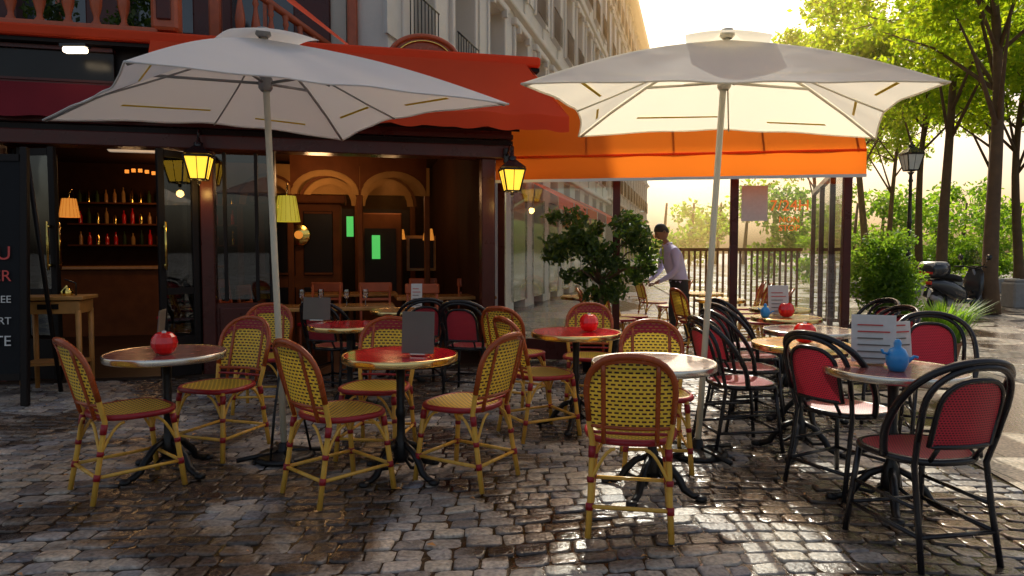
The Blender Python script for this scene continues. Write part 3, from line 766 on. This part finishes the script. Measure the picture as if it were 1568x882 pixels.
def lantern_mesh(s=1.0,gk='lampY'):
    mb=MB()
    def fr(w_,z): return [(-w_,-w_,z),(w_,-w_,z),(w_,w_,z),(-w_,w_,z)]
    b=fr(.075*s,0); tp=fr(.125*s,.24*s)
    for i in range(4):
        j=(i+1)%4
        mb.add([b[i],b[j],tp[j],tp[i]],[(0,1,2,3)],gk)
        mb.tube([b[i],tp[i]],.010*s,'black',6); mb.tube([b[i],b[j]],.010*s,'black',6); mb.tube([tp[i],tp[j]],.013*s,'black',6)
        mbm=(Vector(b[i])+Vector(b[j]))/2; mtm=(Vector(tp[i])+Vector(tp[j]))/2
        mb.tube([mbm,mtm],.004*s,'black',4)
        mb.add([Vector(tp[i])*1.08,Vector(tp[j])*1.08,Vector((0.03*s*(1 if tp[j][0]>0 else -1),0.03*s*(1 if tp[j][1]>0 else -1),.36*s)),Vector((0.03*s*(1 if tp[i][0]>0 else -1),0.03*s*(1 if tp[i][1]>0 else -1),.36*s))],[(0,1,2,3)],'black')
    mb.lathe([(.045*s,.34*s),(.05*s,.38*s),(.02*s,.40*s),(.02*s,.43*s),(0,.45*s)],'black',seg=10)
    mb.lathe([(0,-.06*s),(.02*s,-.04*s),(.015*s,-.01*s),(.06*s,0)],'black',seg=10)
    return mb
def wall_lantern(x,y,z):
    mb=lantern_mesh(1.0)
    mb.tube([(0,.0,.44),(0,.02,.52),(0,.10,.54),(0,.22,.46),(0,.28,.44)],.012,'black',7)
    mb.box((0,.29,.44),(.07,.03,.18),'black',bev=.01)
    o=mb.obj('wall_lantern',loc=(x,y,z),rz=RZ)
    lamp('lantern_bulb',(0,0,-.12),2.5,(1,.6,.15),.04,o)
wall_lantern(-3.30,7.25,2.13); wall_lantern(0.0,7.82,2.06)
mb=MB(); mb.box((0,0,0),(.22,.08,.05),'bulb',bev=.01); mb.box((0,.0,.04),(.26,.1,.03),'black'); mb.obj('awning_spotlight',loc=(-4.36,6.93,3.38))
text('neon_letters','Cafe',.2,'neonr',(-3.70,6.95,3.13),(rad(90),0,RZ))

cbd=empty('chalkboard_sign',(-4.86,6.0,0),rad(8))
mb=MB(); mb.box((0,0,1.22),(1.02,.04,1.9),'chalk',rx=-.06)
for x in(-.53,.53): mb.box((x,0,1.15),(.06,.06,2.3),'blackwood',rx=-.06,bev=.006)
for z in(.26,2.2): mb.box((0,.055*-(1.2-z),z),(1.0,.06,.06),'blackwood',rx=-.06)
for x in(-.53,.53): mb.tube([(x,.1,2.2),(x,.55,0)],.02,'blackwood',6)
mb.obj('board',cbd)
for i,(tx,k,s) in enumerate((('MENU','chalkr',.17),('BIER','chalkr',.14),('ENTREE','chalkw',.09),('DESSERT','chalkw',.09),('COMPOTE','chalkw',.13))):
    zz=1.30-.19*i
    text('chalk_line',tx,s,k,(.44,-.025-(1.22-zz)*.06-.012,zz),(rad(90-3.4),0,0),cbd,.001,'RIGHT')
mb=MB()
mb.box((0,0,.92),(.62,.42,.035),'woodlight',bev=.006); mb.box((0,0,.83),(.54,.36,.12),'woodlight',bev=.004)
for x in(-.25,.25):
    for y_ in(-.16,.16): mb.tube([(x,y_,.80),(x,y_,0)],[.028,.022],'woodlight',8)
mb.box((0,0,.28),(.52,.34,.025),'woodlight')
mb.box((0,-.185,.84),(.18,.01,.05),'blackwood'); mb.lathe([(.05,0),(.06,.04),(.03,.08),(.01,.1)],'brass2',c=(.1,0,.938),seg=12)
mb.tube([(.18,0,.938),(.18,0,1.06),(.1,-.05,1.1)],.008,'black',6)
mb.obj('wooden_podium',loc=(-4.50,6.72,.0),rz=RZ)
wg=MB(); wg.lathe([(.032,0),(.005,.006),(.004,.08),(.03,.11),(.036,.15),(.03,.19)],'wineglass',seg=14); wgm=wg.mesh('wine_glass')
for i,x in enumerate((-2.35,-2.15,-1.85,-1.65)): place(wgm,'wine_glass',(x*1.0,7.62+.05*(i%2),.76))
mb=MB(); mb.box((0,0,.74),(1.3,.6,.04),'woodtop',bev=.008)
mb.lathe([(.05,.72),(.03,.6),(.045,.3),(.03,.1),(.2,.03),(.2,0)],'brownwood',seg=12); dtm=mb.mesh('dining_table')
place(dtm,'dining_table',(-2.0,7.75,0),RZ); place(dtm,'dining_table',(-.9,9.1,.03),RZ); place(dtm,'dining_table',(-2.3,9.7,.03),RZ)
mb=MB()
mb.box((0,0,.45),(.42,.42,.04),'redtop',bev=.01)
for sx in(-.18,.18):
    mb.tube([(sx,.18,.43),(sx,.19,0)],.018,'balus',7); mb.tube([(sx,-.22,0),(sx,-.19,.45),(sx,-.26,.95)],.018,'balus',7)
for z in(.62,.74): mb.box((0,-.23,z),(.36,.02,.03),'balus')
mb.box((0,-.255,.89),(.42,.03,.12),'balus',bev=.012)
wcm=mb.mesh('wooden_cafe_chair')
for a in((-1.7,8.45,170),(-2.4,8.5,185),(-1.1,8.6,0),(-.6,9.8,180),(-2.9,8.0,90),(-1.3,9.9,175),(-4.6,9.4,180),(-3.9,9.8,90)): place(wcm,'wooden_cafe_chair',(a[0],a[1],.03),-rad(a[2]))

# ------------------------------------------------------------------ glazed terrace with orange awning
ter=empty('glazed_terrace')
A0=Vector((-.20,8.28,0)); A1=Vector((3.93,7.62,0)); dd=(A1-A0).normalized(); nn=Vector((-dd.y,dd.x,0))
mb=MB()
def P(u,off,z): 
    p=A0.lerp(A1,u)+nn*off; return (p.x,p.y,z)
prof=[(0,2.21),(0.01,2.30),(.015,2.46),(.02,2.52),(.12,2.70),(.23,2.90),(.34,3.10),(.42,3.26)]
def fB(u,v):
    i=v*(len(prof)-1); k=min(int(i),len(prof)-2); q=i-k
    o=prof[k][0]*(1-q)+prof[k+1][0]*q; z=prof[k][1]*(1-q)+prof[k+1][1]*q
    return P(u,o+.012*math.sin(u*34)*(1-v),z-.016*abs(math.sin(u*math.pi*6))*v)
mb.grid(fB,120,14,'orange')
mb.grid(lambda u,v:tuple(Vector(fB(u,0))+Vector((0,-.006,-.0+.035*v-.012))),120,1,'white')
mb.add([P(1,o,z) for o,z in prof]+[P(1,.42,2.3)],[tuple(range(len(prof)+1))],'orange')
for u in (.02,.26,.5,.74,.98): mb.tube([P(u,.04,2.5),P(u,.42,3.22)],.012,'black',6)
mb.tube([P(0,.02,2.50),P(1,.02,2.50)],.015,'orange',6)
mb.obj('orange_awning',ter)
mb=MB()
G=.44
def postb(u,wd=.09): 
    c=P(u,G,1.2); mb.box(c,(wd,.09,2.4),'darkwood',rz=math.atan2(dd.y,dd.x),bev=.006)
for u in(.0,.345,.68,.985): postb(u)
Lr=math.atan2(dd.y,dd.x)
c=P(.49,G,2.44); mb.box(c,(4.25,.1,.10),'darkwood',rz=Lr)
for a,b_ in((0,.345),(.68,.985)):
    c=P((a+b_)/2,G,.14); ln=(b_-a)*4.18-.1; mb.box(c,(ln,.08,.26),'darkwood',rz=Lr)
    c=P((a+b_)/2,G,1.33); mb.box(c,(ln,.008,2.1),'glass',rz=Lr)
S0=Vector(P(.985,G,0)); S1=S0+Vector((1.55,4.4,0)); sd=(S1-S0); sr=math.atan2(sd.y,sd.x)
for q in(.33,.66,1): p=S0.lerp(S1,q); mb.box((p.x,p.y,1.2),(.08,.08,2.4),'darkwood',rz=sr)
for a in(0,.33,.66):
    p=S0.lerp(S1,a+.165); mb.box((p.x,p.y,1.33),(1.44,.008,2.1),'glass',rz=sr); mb.box((p.x,p.y,.14),(1.44,.06,.26),'darkwood',rz=sr)
p=S0.lerp(S1,.5); mb.box((p.x,p.y,2.44),(4.6,.08,.08),'darkwood',rz=sr)
mb.obj('glass_screen',ter)
p=P(.83,G-.03,1.86); text('neon_hours','7/24H',.18,'neon',p,(rad(90),0,Lr),ter,.001)
p=P(.83,G-.03,1.72); text('neon_nonstop','NON\nSTOP',.10,'neon',p,(rad(90),0,Lr),ter,.001)
p=P(.44,-.012,2.80); text('awning_name','Café',.34,'white',(p[0],p[1]+.14,p[2]-.02),(rad(60),0,Lr),ter,.003)
mb=MB(); p=P(.735,G-.02,1.95); mb.box(p,(.30,.006,.42),'paper',rz=Lr)
mb.obj('window_poster',ter)
mb=MB()
for i in range(22): mb.box((3.2+i*.11,13.2+.0*i,.72),(.035,.035,1.35),'brownwood')
mb.box((4.35,13.2,1.42),(2.5,.06,.06),'brownwood'); mb.box((4.35,13.2,.08),(2.5,.07,.06),'brownwood')
mb.obj('wooden_railing')

# ------------------------------------------------------------------ haussmann building row
k=.272; B0=Vector((-1.75,9.6,0)); ang=math.atan2(1,k)
def facade(L_,H0,storey,n,pitch,seed,k1='stone2',gx=0.0):
    mb=MB(); rr=random.Random(seed); nb=int(L_/pitch)
    H=H0+n*storey
    mb.box((L_/2,4.6,(H0+H)/2),(L_,8,H-H0-.02),'stone')                 # body of the upper storeys
    mb.box(((L_+gx)/2,4.6,H0/2-.02),(L_-gx,8,H0-.04),'stone')             # ground floor (starts behind the cafe room)
    for b in range(nb+1):
        x=b*pitch; x=min(max(x,.45),L_-.45)
        z0=0 if x>gx+.6 else H0
        mb.box((x,.2,(z0+H)/2),(pitch-1.1,.5,H-z0),k1)
    for s in range(n):
        z=H0+s*storey
        mb.box((L_/2,.23,z+.25),(L_,.48,.72),k1)
        mb.box((L_/2,-.10,z+.02),(L_+.1,.20,.14),k1,bev=.03)
        for b in range(nb):
            x=(b+.5)*pitch
            mb.box((x,.42,z+1.75),(1.1,.05,2.4),'wglass')
            for q in(-.50,0,.50): mb.box((x+q,.37,z+1.75),(.07,.05,2.3),'shutter')
            for q in(1.0,1.75,2.4): mb.box((x,.375,z+q),(1.0,.035,.04),'shutter')
            for q in(-.62,.62): mb.box((x+q,-.08,z+1.7),(.14,.08,2.25),'stone2',bev=.015)
            mb.box((x,-.10,z+2.92),(1.5,.16,.16),'stone2',bev=.03)
            mb.box((x,.2,z+2.98),(1.1,.46,.30),k1) if storey>3 else None
            for q in(-.45,.45): mb.box((x+q,-.14,z+2.78),(.10,.12,.16),'stone2')
            for q in range(9): mb.tube([(x-.55+q*.1375,-.17,z+.62),(x-.55+q*.1375,-.17,z+1.45)],.010,'iron',4)
            mb.tube([(x-.58,-.17,z+1.46),(x+.58,-.17,z+1.46)],.018,'iron',4); mb.tube([(x-.58,-.17,z+.66),(x+.58,-.17,z+.66)],.012,'iron',4)
            if rr.random()<.45:
                for q in(-.93,.93): mb.box((x+q,-.07,z+1.7),(.46,.05,2.1),'shutter')
    mb.box((L_/2,-.28,H+.1),(L_+.3,.8,.35),'stone2',bev=.08)
    mb.box((L_/2,1.1,H+1.2),(L_,1.6,2.0),'zinc',rx=.25)
    mb.box((L_/2,4.2,H+1.3),(L_,5.4,2.3),'zinc')
    for b in range(nb):
        if b%2==0: mb.box(((b+.5)*pitch,.75,H+1.2),(1.2,1.4,1.8),'stone2',bev=.05)
        if b%5==2: mb.box(((b+.5)*pitch,4,H+3.3),(2.2,.8,2.2),'stone')
    for b in range(nb):
        x=(b+.5)*pitch
        if x<gx+1.0: continue
        mb.box((x,.1,1.5),(pitch-.5,.3,2.6),'wglass'); 
        kk=['redfab','orange','darkfab','redfab'][b%4]
        mb.add([(x-pitch*.45,-.1,3.2),(x+pitch*.45,-.1,3.2),(x+pitch*.45,-1.2,2.6),(x-pitch*.45,-1.2,2.6),(x+pitch*.45,-1.2,2.35),(x-pitch*.45,-1.2,2.35)],[(0,1,2,3),(3,2,4,5)],kk)
    return mb
facade(24,3.7,3.2,4,2.05,3,'stone2',5.4).obj('apartment_building',loc=B0,rz=ang)
B1=B0+Vector((k,1,0)).normalized()*24.05
facade(26,3.9,3.0,4,1.9,5,'stone').obj('apartment_building',loc=B1,rz=ang)

# ------------------------------------------------------------------ trees
def tree_mesh(trunk,limbs,clumps,n,size,seed,name='plane_tree',leafk='leafT'):
    mb=MB()
    mb.tube([p[:3] for p in trunk],[p[3] for p in trunk],'bark',12)
    for l in limbs: mb.tube([p[:3] for p in l],[p[3] for p in l],'bark',7)
    leaves(mb,clumps,n,size,leafk,seed)
    return mb.mesh(name)
def mktree(seed,h,lean,r0,cr,cz,n,size=.16,nc=34):
    rr=random.Random(seed); trunk=[]
    for i in range(12):
        q=i/11; trunk.append((lean[0]*q*q+.16*math.sin(q*5+seed),lean[1]*q*q+.12*math.cos(q*4+seed)-.1,h*q,r0*(1-.68*q)*(1.35 if i==0 else 1)))
    top=Vector(trunk[-1][:3]); limbs=[];cl=[]
    for i in range(nc):
        a=rr.random()*6.283; q=rr.random()**.6; rz_=cr*q
        c=Vector((top.x*.8+rz_*math.cos(a),top.y*.8+rz_*math.sin(a),cz+rr.uniform(-1,1)*cr*.62*math.sqrt(max(.05,1-q*q))+ -.1*rz_))
        cl.append((c.x,c.y,c.z,rr.uniform(.45,1.1)*cr/4.2))
        if i%2==0:
            q0=rr.uniform(.5,.95); k0=int(q0*11); s=Vector(trunk[k0][:3]); m=s.lerp(c,.5)+Vector((0,0,.25))
            limbs.append([(*s,trunk[k0][3]*.5),(*m,trunk[k0][3]*.28),(*c,.012)])
    return tree_mesh(trunk,limbs,cl,n,size,seed)
TA=mktree(11,9.0,(-.5,.3),.17,3.3,7.9,8500,.17)
TB=mktree(5,11,(.6,.5),.18,4.3,9.6,10000,.21)
TC=mktree(23,10,(-.3,-.5),.16,4.2,8.8,9000,.22)
for me,x,y,rz in ((TA,10.75,15.2,0),(TB,14.2,22.5,.4),(TC,16.5,28,1.2),(TB,16.2,31.5,2.5),(TC,21,38,.3),(TA,18,24.5,1.8),(TB,21.5,31,4),(TC,19.5,44,5),(TB,24,50,1),(TA,16.2,19.6,-.5)):
    place(me,'plane_tree',(x,y,0),rz)
mb=MB(); rr=random.Random(3)
cl=[(12+i*.55+rr.uniform(-.3,.3),27+i*.05+rr.uniform(-.6,.6)+(.25*i),rr.uniform(.4,1.3),rr.uniform(.5,.9)) for i in range(40)]
leaves(mb,cl,26000,.16,'leafH',4); mb.obj('hedge')
mb=MB(); cl=[]
for i in range(120):
    x=rr.uniform(12,110); cl.append((x,rr.uniform(72,86),rr.uniform(1,9 if x>26 else 6),rr.uniform(1.5,3.0)))
leaves(mb,cl,26000,.6,'leafH',9); 
for i in range(30): x=14+i*3.1; mb.tube([(x,78,0),(x+.5,78,7)],[.25,.12],'bark',6)
mb.obj('distant_trees')
mb=MB(); cl=[(13.5+rr.uniform(0,14),24+rr.uniform(0,14),rr.uniform(.2,2.0),rr.uniform(.4,.9)) for i in range(34)]
leaves(mb,cl,15000,.15,'leafH',14); mb.obj('shrubs')
mb=MB(); mb.box((18,24.4,.2),(16,.4,.5),'kerb',rz=.42,bev=.03); mb.obj('low_stone_wall')
mb=MB(); mb.box((0,0,.3),(.5,.5,.65),'kerb',bev=.04); mb.box((0,0,.66),(.42,.42,.08),'kerb',bev=.03); mb.obj('stone_bollard',loc=(12.6,17.0,0))

M['lampW']=mat('frosted_lamp_glass',(.75,.75,.72),.3,var=.05)
mb=lantern_mesh(1.9,'lampW')
for i in range(len(mb.v)): mb.v[i]=(mb.v[i][0],mb.v[i][1],mb.v[i][2]+3.75)
mb.lathe([(.24,0),(.24,.25),(.18,.32),(.14,.75),(.11,.85),(.12,.9),(.07,1.0),(.06,2.2),(.075,2.25),(.055,2.3),(.045,3.4),(.07,3.45),(.05,3.5),(.04,3.62),(.10,3.70)],'iron',seg=16)
mb.obj('street_lamp',loc=(11.6,20.0,0))

mb=MB()
def wheel(y):
    Rt=Matrix.Rotation(rad(90),3,'Y')
    mb.lathe([(.17,-.05),(.24,-.062),(.27,-.03),(.275,0),(.27,.03),(.24,.062),(.17,.05),(.17,-.05)],'rubber',c=(0,y,.275),seg=26,rot=Rt)
    mb.lathe([(.03,-.07),(.05,-.04),(.16,-.03),(.175,-.045),(.175,.045),(.16,.03),(.05,.04),(.03,.07)],'scootg',c=(0,y,.275),seg=18,rot=Rt)
wheel(-.62); wheel(.68)
def body(secs,k,n=16):
    vs=[];fs=[]
    for (y_,zc_,hw,hh) in secs:
        for j in range(n):
            a=2*math.pi*j/n; c=math.cos(a);s=math.sin(a)
            vs.append((hw*math.copysign(abs(c)**.7,c),y_,zc_+hh*math.copysign(abs(s)**.7,s)))
    for i in range(len(secs)-1):
        for j in range(n): fs.append((i*n+j,i*n+(j+1)%n,(i+1)*n+(j+1)%n,(i+1)*n+j))
    fs.append(tuple(range(n-1,-1,-1))); fs.append(tuple((len(secs)-1)*n+j for j in range(n)))
    mb.add(vs,fs,k,True)
body([(-.92,.72,.05,.04),(-.85,.70,.13,.09),(-.6,.64,.19,.16),(-.3,.56,.2,.2),(-.02,.48,.19,.17),(.08,.42,.17,.1)],'scoot')
body([(.05,.30,.17,.05),(.4,.30,.18,.05),(.5,.4,.18,.09)],'scoot')
body([(-.78,.84,.10,.04),(-.6,.87,.16,.06),(-.3,.84,.17,.07),(-.1,.80,.15,.07),(.0,.76,.1,.04)],'rubber')
body([(.42,.45,.16,.16),(.46,.65,.24,.25),(.52,.85,.2,.16),(.5,1.0,.14,.08)],'scoot')
body([(.42,.50,.05,.04),(.55,.56,.075,.06),(.75,.56,.075,.05),(.95,.47,.05,.03)],'scoot')
body([(-.98,.98,.14,.10),(-.93,1.0,.24,.16),(-.75,1.0,.26,.17),(-.55,1.0,.24,.16),(-.5,.98,.14,.10)],'scoot')
body([(-.97,1.08,.16,.03),(-.90,1.12,.22,.055),(-.6,1.12,.22,.055),(-.52,1.08,.16,.03)],'scootg')
mb.box((0,-.99,.93),(.34,.03,.05),'tail',bev=.01); mb.box((0,-.93,.72),(.22,.04,.08),'tail',bev=.015)
mb.box((0,-.96,.50),(.2,.01,.16),'paper',rx=-.2)
mb.tube([(0,-.93,.62),(0,-.98,.42)],.05,'rubber',6)
mb.tube([(.05,.66,.28),(.08,.56,.6),(.0,.44,1.0)],.025,'scootg',8); mb.tube([(-.05,.66,.28),(-.08,.56,.6)],.025,'scootg',8)
mb.tube([(-.36,.34,1.05),(-.2,.44,1.06),(0,.46,1.02),(.2,.44,1.06),(.36,.34,1.05)],.017,'rubber',8)
for s in(-1,1):
    mb.tube([(s*.22,.44,1.06),(s*.30,.48,1.22)],.007,'black',5); mb.lathe([(0,-.02),(.06,-.01),(.07,.01),(0,.02)],'scoot',c=(s*.32,.48,1.26),seg=12,rot=Matrix.Rotation(rad(90),3,'X'))
mb.grid(lambda u,v:((u-.5)*.42*(1-.35*v),.56-.12*v+.08*(2*u-1)**2*-1,1.0+.42*v),8,6,'glassd')
mb.tube([(.14,-.62,.30),(.17,-.75,.34),(.18,-1.0,.42)],[.03,.05,.055],'scootg',10)
mb.box((-.05,-.35,.28),(.14,.5,.16),'scootg',bev=.04)
mb.tube([(-.08,-.05,.22),(-.14,-.05,.02)],.012,'black',6)
mb.obj('parked_scooter',loc=(9.75,14.9,0),rz=rad(-70))

# ------------------------------------------------------------------ potted plants
def pot(mb,c,r=.22,h=.4,k='pot'):
    mb.lathe([(0,0),(r*.7,0),(r*.95,h*.9),(r*1.06,h*.9),(r*1.06,h),(r*.92,h),(r*.9,h*.92)],k,c=c,seg=20)
    mb.lathe([(r*.9,h*.92),(0,h*.93)],'soil',c=c,seg=16)
mb=MB(); pot(mb,(0,0,0),.26,.42,'blackwood')
mb.tube([(0,0,.4),(.02,.01,.9),(0,0,1.3)],[.03,.025,.012],'bark',7)
rr=random.Random(9)
cl=[(rr.uniform(-.2,.2),rr.uniform(-.2,.2),z,rr.uniform(.13,.27)*(1.15 if z<1.2 else .85)) for z in [.6,.68,.75,.8,.85,.9,.95,1.0,1.05,1.1,1.15,1.2,1.25,1.3,1.38,1.42,1.5] for _ in (0,1)]
leaves(mb,cl,8000,.055,'leafL',3); mb.obj('potted_topiary',loc=(4.72,8.7,0))
mb=MB(); pot(mb,(0,0,0),.22,.3,'pot')
for i in range(420):
    a=rr.random()*6.283; r_=rr.uniform(.05,.2); L_=rr.uniform(.25,.55); bx=rr.uniform(.1,.5)
    b0=Vector((r_*math.cos(a),r_*math.sin(a),.28)); tpn=b0+Vector((bx*math.cos(a),bx*math.sin(a),L_)); md=b0.lerp(tpn,.5)+Vector((0,0,.12))
    wv=Vector((-math.sin(a),math.cos(a),0))*.008
    mb.add([b0-wv,b0+wv,md+wv,md-wv,tpn],[(0,1,2,3),(3,2,4)],'leafH')
mb.obj('ornamental_grass',loc=(5.15,8.15,0))
mb=MB(); pot(mb,(0,0,0),.26,.45,'blackwood')
mb.tube([(0,0,.4),(.03,.01,.9),(-.02,0,1.3)],[.04,.03,.02],'bark',7)
cl=[]
for i in range(34):
    a=rr.random()*6.283;q=rr.random()**.5*.52
    c=(q*math.cos(a)*1.25,q*math.sin(a),rr.uniform(.85,1.95)); cl.append((*c,rr.uniform(.10,.2)))
    if i%3==0: mb.tube([(0,0,1.0),Vector(c)*.6+Vector((0,0,.5)),c],[.014,.01,.004],'bark',5)
leaves(mb,cl,4600,.07,'leafD',8); mb.obj('potted_laurel',loc=(1.0,7.8,0))

# ------------------------------------------------------------------ waiter
def waiter(loc,rz):
    E=empty('waiter',loc,rz)
    V=[];Ed=[];Rd=[]
    def v(p,r,par=None):
        V.append(p);Rd.append(r)
        if par is not None: Ed.append((par,len(V)-1))
        return len(V)-1
    pel=v((0,0,.93),(.13,.17)); ws=v((-.03,0,1.07),(.115,.15),pel); ch=v((-.10,0,1.25),(.125,.175),ws); uc=v((-.15,0,1.39),(.10,.15),ch)
    nk=v((-.20,0,1.48),(.058,.06),uc); nk2=v((-.235,0,1.56),(.054,.056),nk)
    hands=[]
    for s in(-1,1):
        sh=v((-.15,s*.185,1.39),(.072,.07),uc); el=v((-.16,s*.27,1.12),(.05,.05),sh); fa=v((-.27,s*.24,1.02),(.043,.043),el); wr=v((-.40,s*.17,.945),(.029,.032),fa); hd=v((-.45,s*.15,.925),(.020,.038),wr)
        hands.append((s,(-.45,s*.15,.925)))
        hp=v((.01,s*.095,.88),(.098,.10),pel); kn=v((-.04 if s>0 else .05,s*.12,.49),(.065,.065),hp); an=v((.0 if s>0 else .12,s*.13,.10),(.045,.045),kn); toe=v((-.14 if s>0 else -.02,s*.14,.04),(.04,.045),an)
    me=bpy.data.meshes.new('body'); me.from_pydata(V,Ed,[])
    ob=bpy.data.objects.new('body_tmp',me); sc.collection.objects.link(ob)
    sk_=ob.modifiers.new('s','SKIN'); sk_.use_smooth_shade=True
    for i,r_ in enumerate(Rd): me.skin_vertices[0].data[i].radius=r_
    me.skin_vertices[0].data[0].use_root=True
    sb=ob.modifiers.new('u','SUBSURF'); sb.levels=2; sb.render_levels=2
    bpy.context.view_layer.update()
    dg=bpy.context.evaluated_depsgraph_get(); m2=bpy.data.meshes.new_from_object(ob.evaluated_get(dg))
    bpy.data.objects.remove(ob)
    for k_ in('shirt','trouser','skin','shoe'): m2.materials.append(M[k_])
    for p in m2.polygons:
        c=p.center; p.use_smooth=True
        if c.z>1.485: p.material_index=2
        elif c.z<.09: p.material_index=3
        elif c.x<-.385 and c.z<1.0: p.material_index=2
        elif c.z<.955 and c.x>-.2: p.material_index=1
        else: p.material_index=0
    o=bpy.data.objects.new('body',m2); sc.collection.objects.link(o); o.parent=E
    for s,h in hands:
        mb=MB(); h=Vector(h)
        for i,(dy,ln) in enumerate(((-.030,.062),(-.010,.072),(.010,.067),(.029,.052))):
            b_=h+Vector((-.02,dy,.0)); mb.tube([b_,b_+Vector((-ln*.45,0,.004)),b_+Vector((-ln*.75,0,-.018)),b_+Vector((-ln*.8,0,-.045))],[.0095,.009,.0085,.006],'skin',7)
        b_=h+Vector((.02,-s*.03,-.005)); mb.tube([b_,b_+Vector((-.02,-s*.025,-.02)),b_+Vector((-.045,-s*.028,-.035))],[.011,.0105,.007],'skin',7)
        mb.obj('hand',E)
        mb=MB(); mb.lathe([(.033,-.015),(.035,.015)],'shirt',c=h+Vector((.065,s*.026,.028)),seg=12,rot=Matrix.Rotation(rad(-62),3,'Y')); mb.obj('cuff',E)
    mb=MB()
    Rm=Matrix.Rotation(rad(-28),3,'Y'); C=Vector((-.275,0,1.655))
    def hp(u,v,ex=1.0):
        th=math.pi*v; ph=2*math.pi*u
        x=math.sin(th)*math.cos(ph); y_=math.sin(th)*math.sin(ph); z=math.cos(th)
        w_=.078*(1 if z>-.1 else 1-.32*min(1,(-z-.1)/.9)); dp=.098*(1 if z>-.2 else 1-.15*(-z-.2))
        px=x*dp; py=y_*w_; pz=z*.122
        if x<-.7 and -.75<z<-.0: px-=.006
        return C+Rm@Vector((px*ex,py*ex,pz*ex))
    mb.grid(lambda u,v:hp(u,v),24,18,'skin')
    hv=lambda u,v:hp(u,v*(.36+.30*(math.cos(2*math.pi*u)*.5+.5)),1.09)
    mb.grid(hv,24,10,'hair')
    mb.tube([C+Rm@Vector(p) for p in ((-.092,0,.02),(-.112,0,-.012),(-.118,0,-.022),(-.10,0,-.032))],[.008,.011,.014,.008],'skin',8)
    for s in(-1,1):
        mb.lathe([(0,-.006),(.018,-.004),(.024,.004),(.012,.008)],'skin',c=C+Rm@Vector((.005,s*.082,-.005)),seg=10,rot=Matrix.Rotation(rad(90),3,'X'))
        mb.tube([C+Rm@Vector((-.088,s*.032-.010,.012)),C+Rm@Vector((-.091,s*.032,.012)),C+Rm@Vector((-.088,s*.032+.010,.012))],.0055,'hair',6)
        mb.tube([C+Rm@Vector((-.090,s*.032-.016,.030)),C+Rm@Vector((-.094,s*.032,.034)),C+Rm@Vector((-.088,s*.032+.014,.030))],.004,'hair',6)
    mb.tube([C+Rm@Vector((-.092,-.022,-.058)),C+Rm@Vector((-.099,0,-.056)),C+Rm@Vector((-.092,.022,-.058))],.005,'redwood',6)
    mb.obj('head',E)
    mb=MB()
    mb.tube([(-.15,.075,1.49),(-.21,.06,1.49),(-.245,0,1.45),(-.21,-.06,1.49),(-.15,-.075,1.49),(-.12,0,1.50)],.015,'shirt',7,closed=True)
    mb.tube([(-.25,0,1.44),(-.245,0,1.34),(-.235,0,1.2)],[.016,.02,.012],'tie',6)
    mb.tube([(.135*math.cos(a*math.pi/8),.155*math.sin(a*math.pi/8),.965) for a in range(16)],.012,'shoe',6,closed=True)
    mb.obj('collar_and_tie',E)
waiter((2.42,9.9,0),rad(12))
chair(1.72,9.76,90)
print('objects',len(bpy.data.objects))
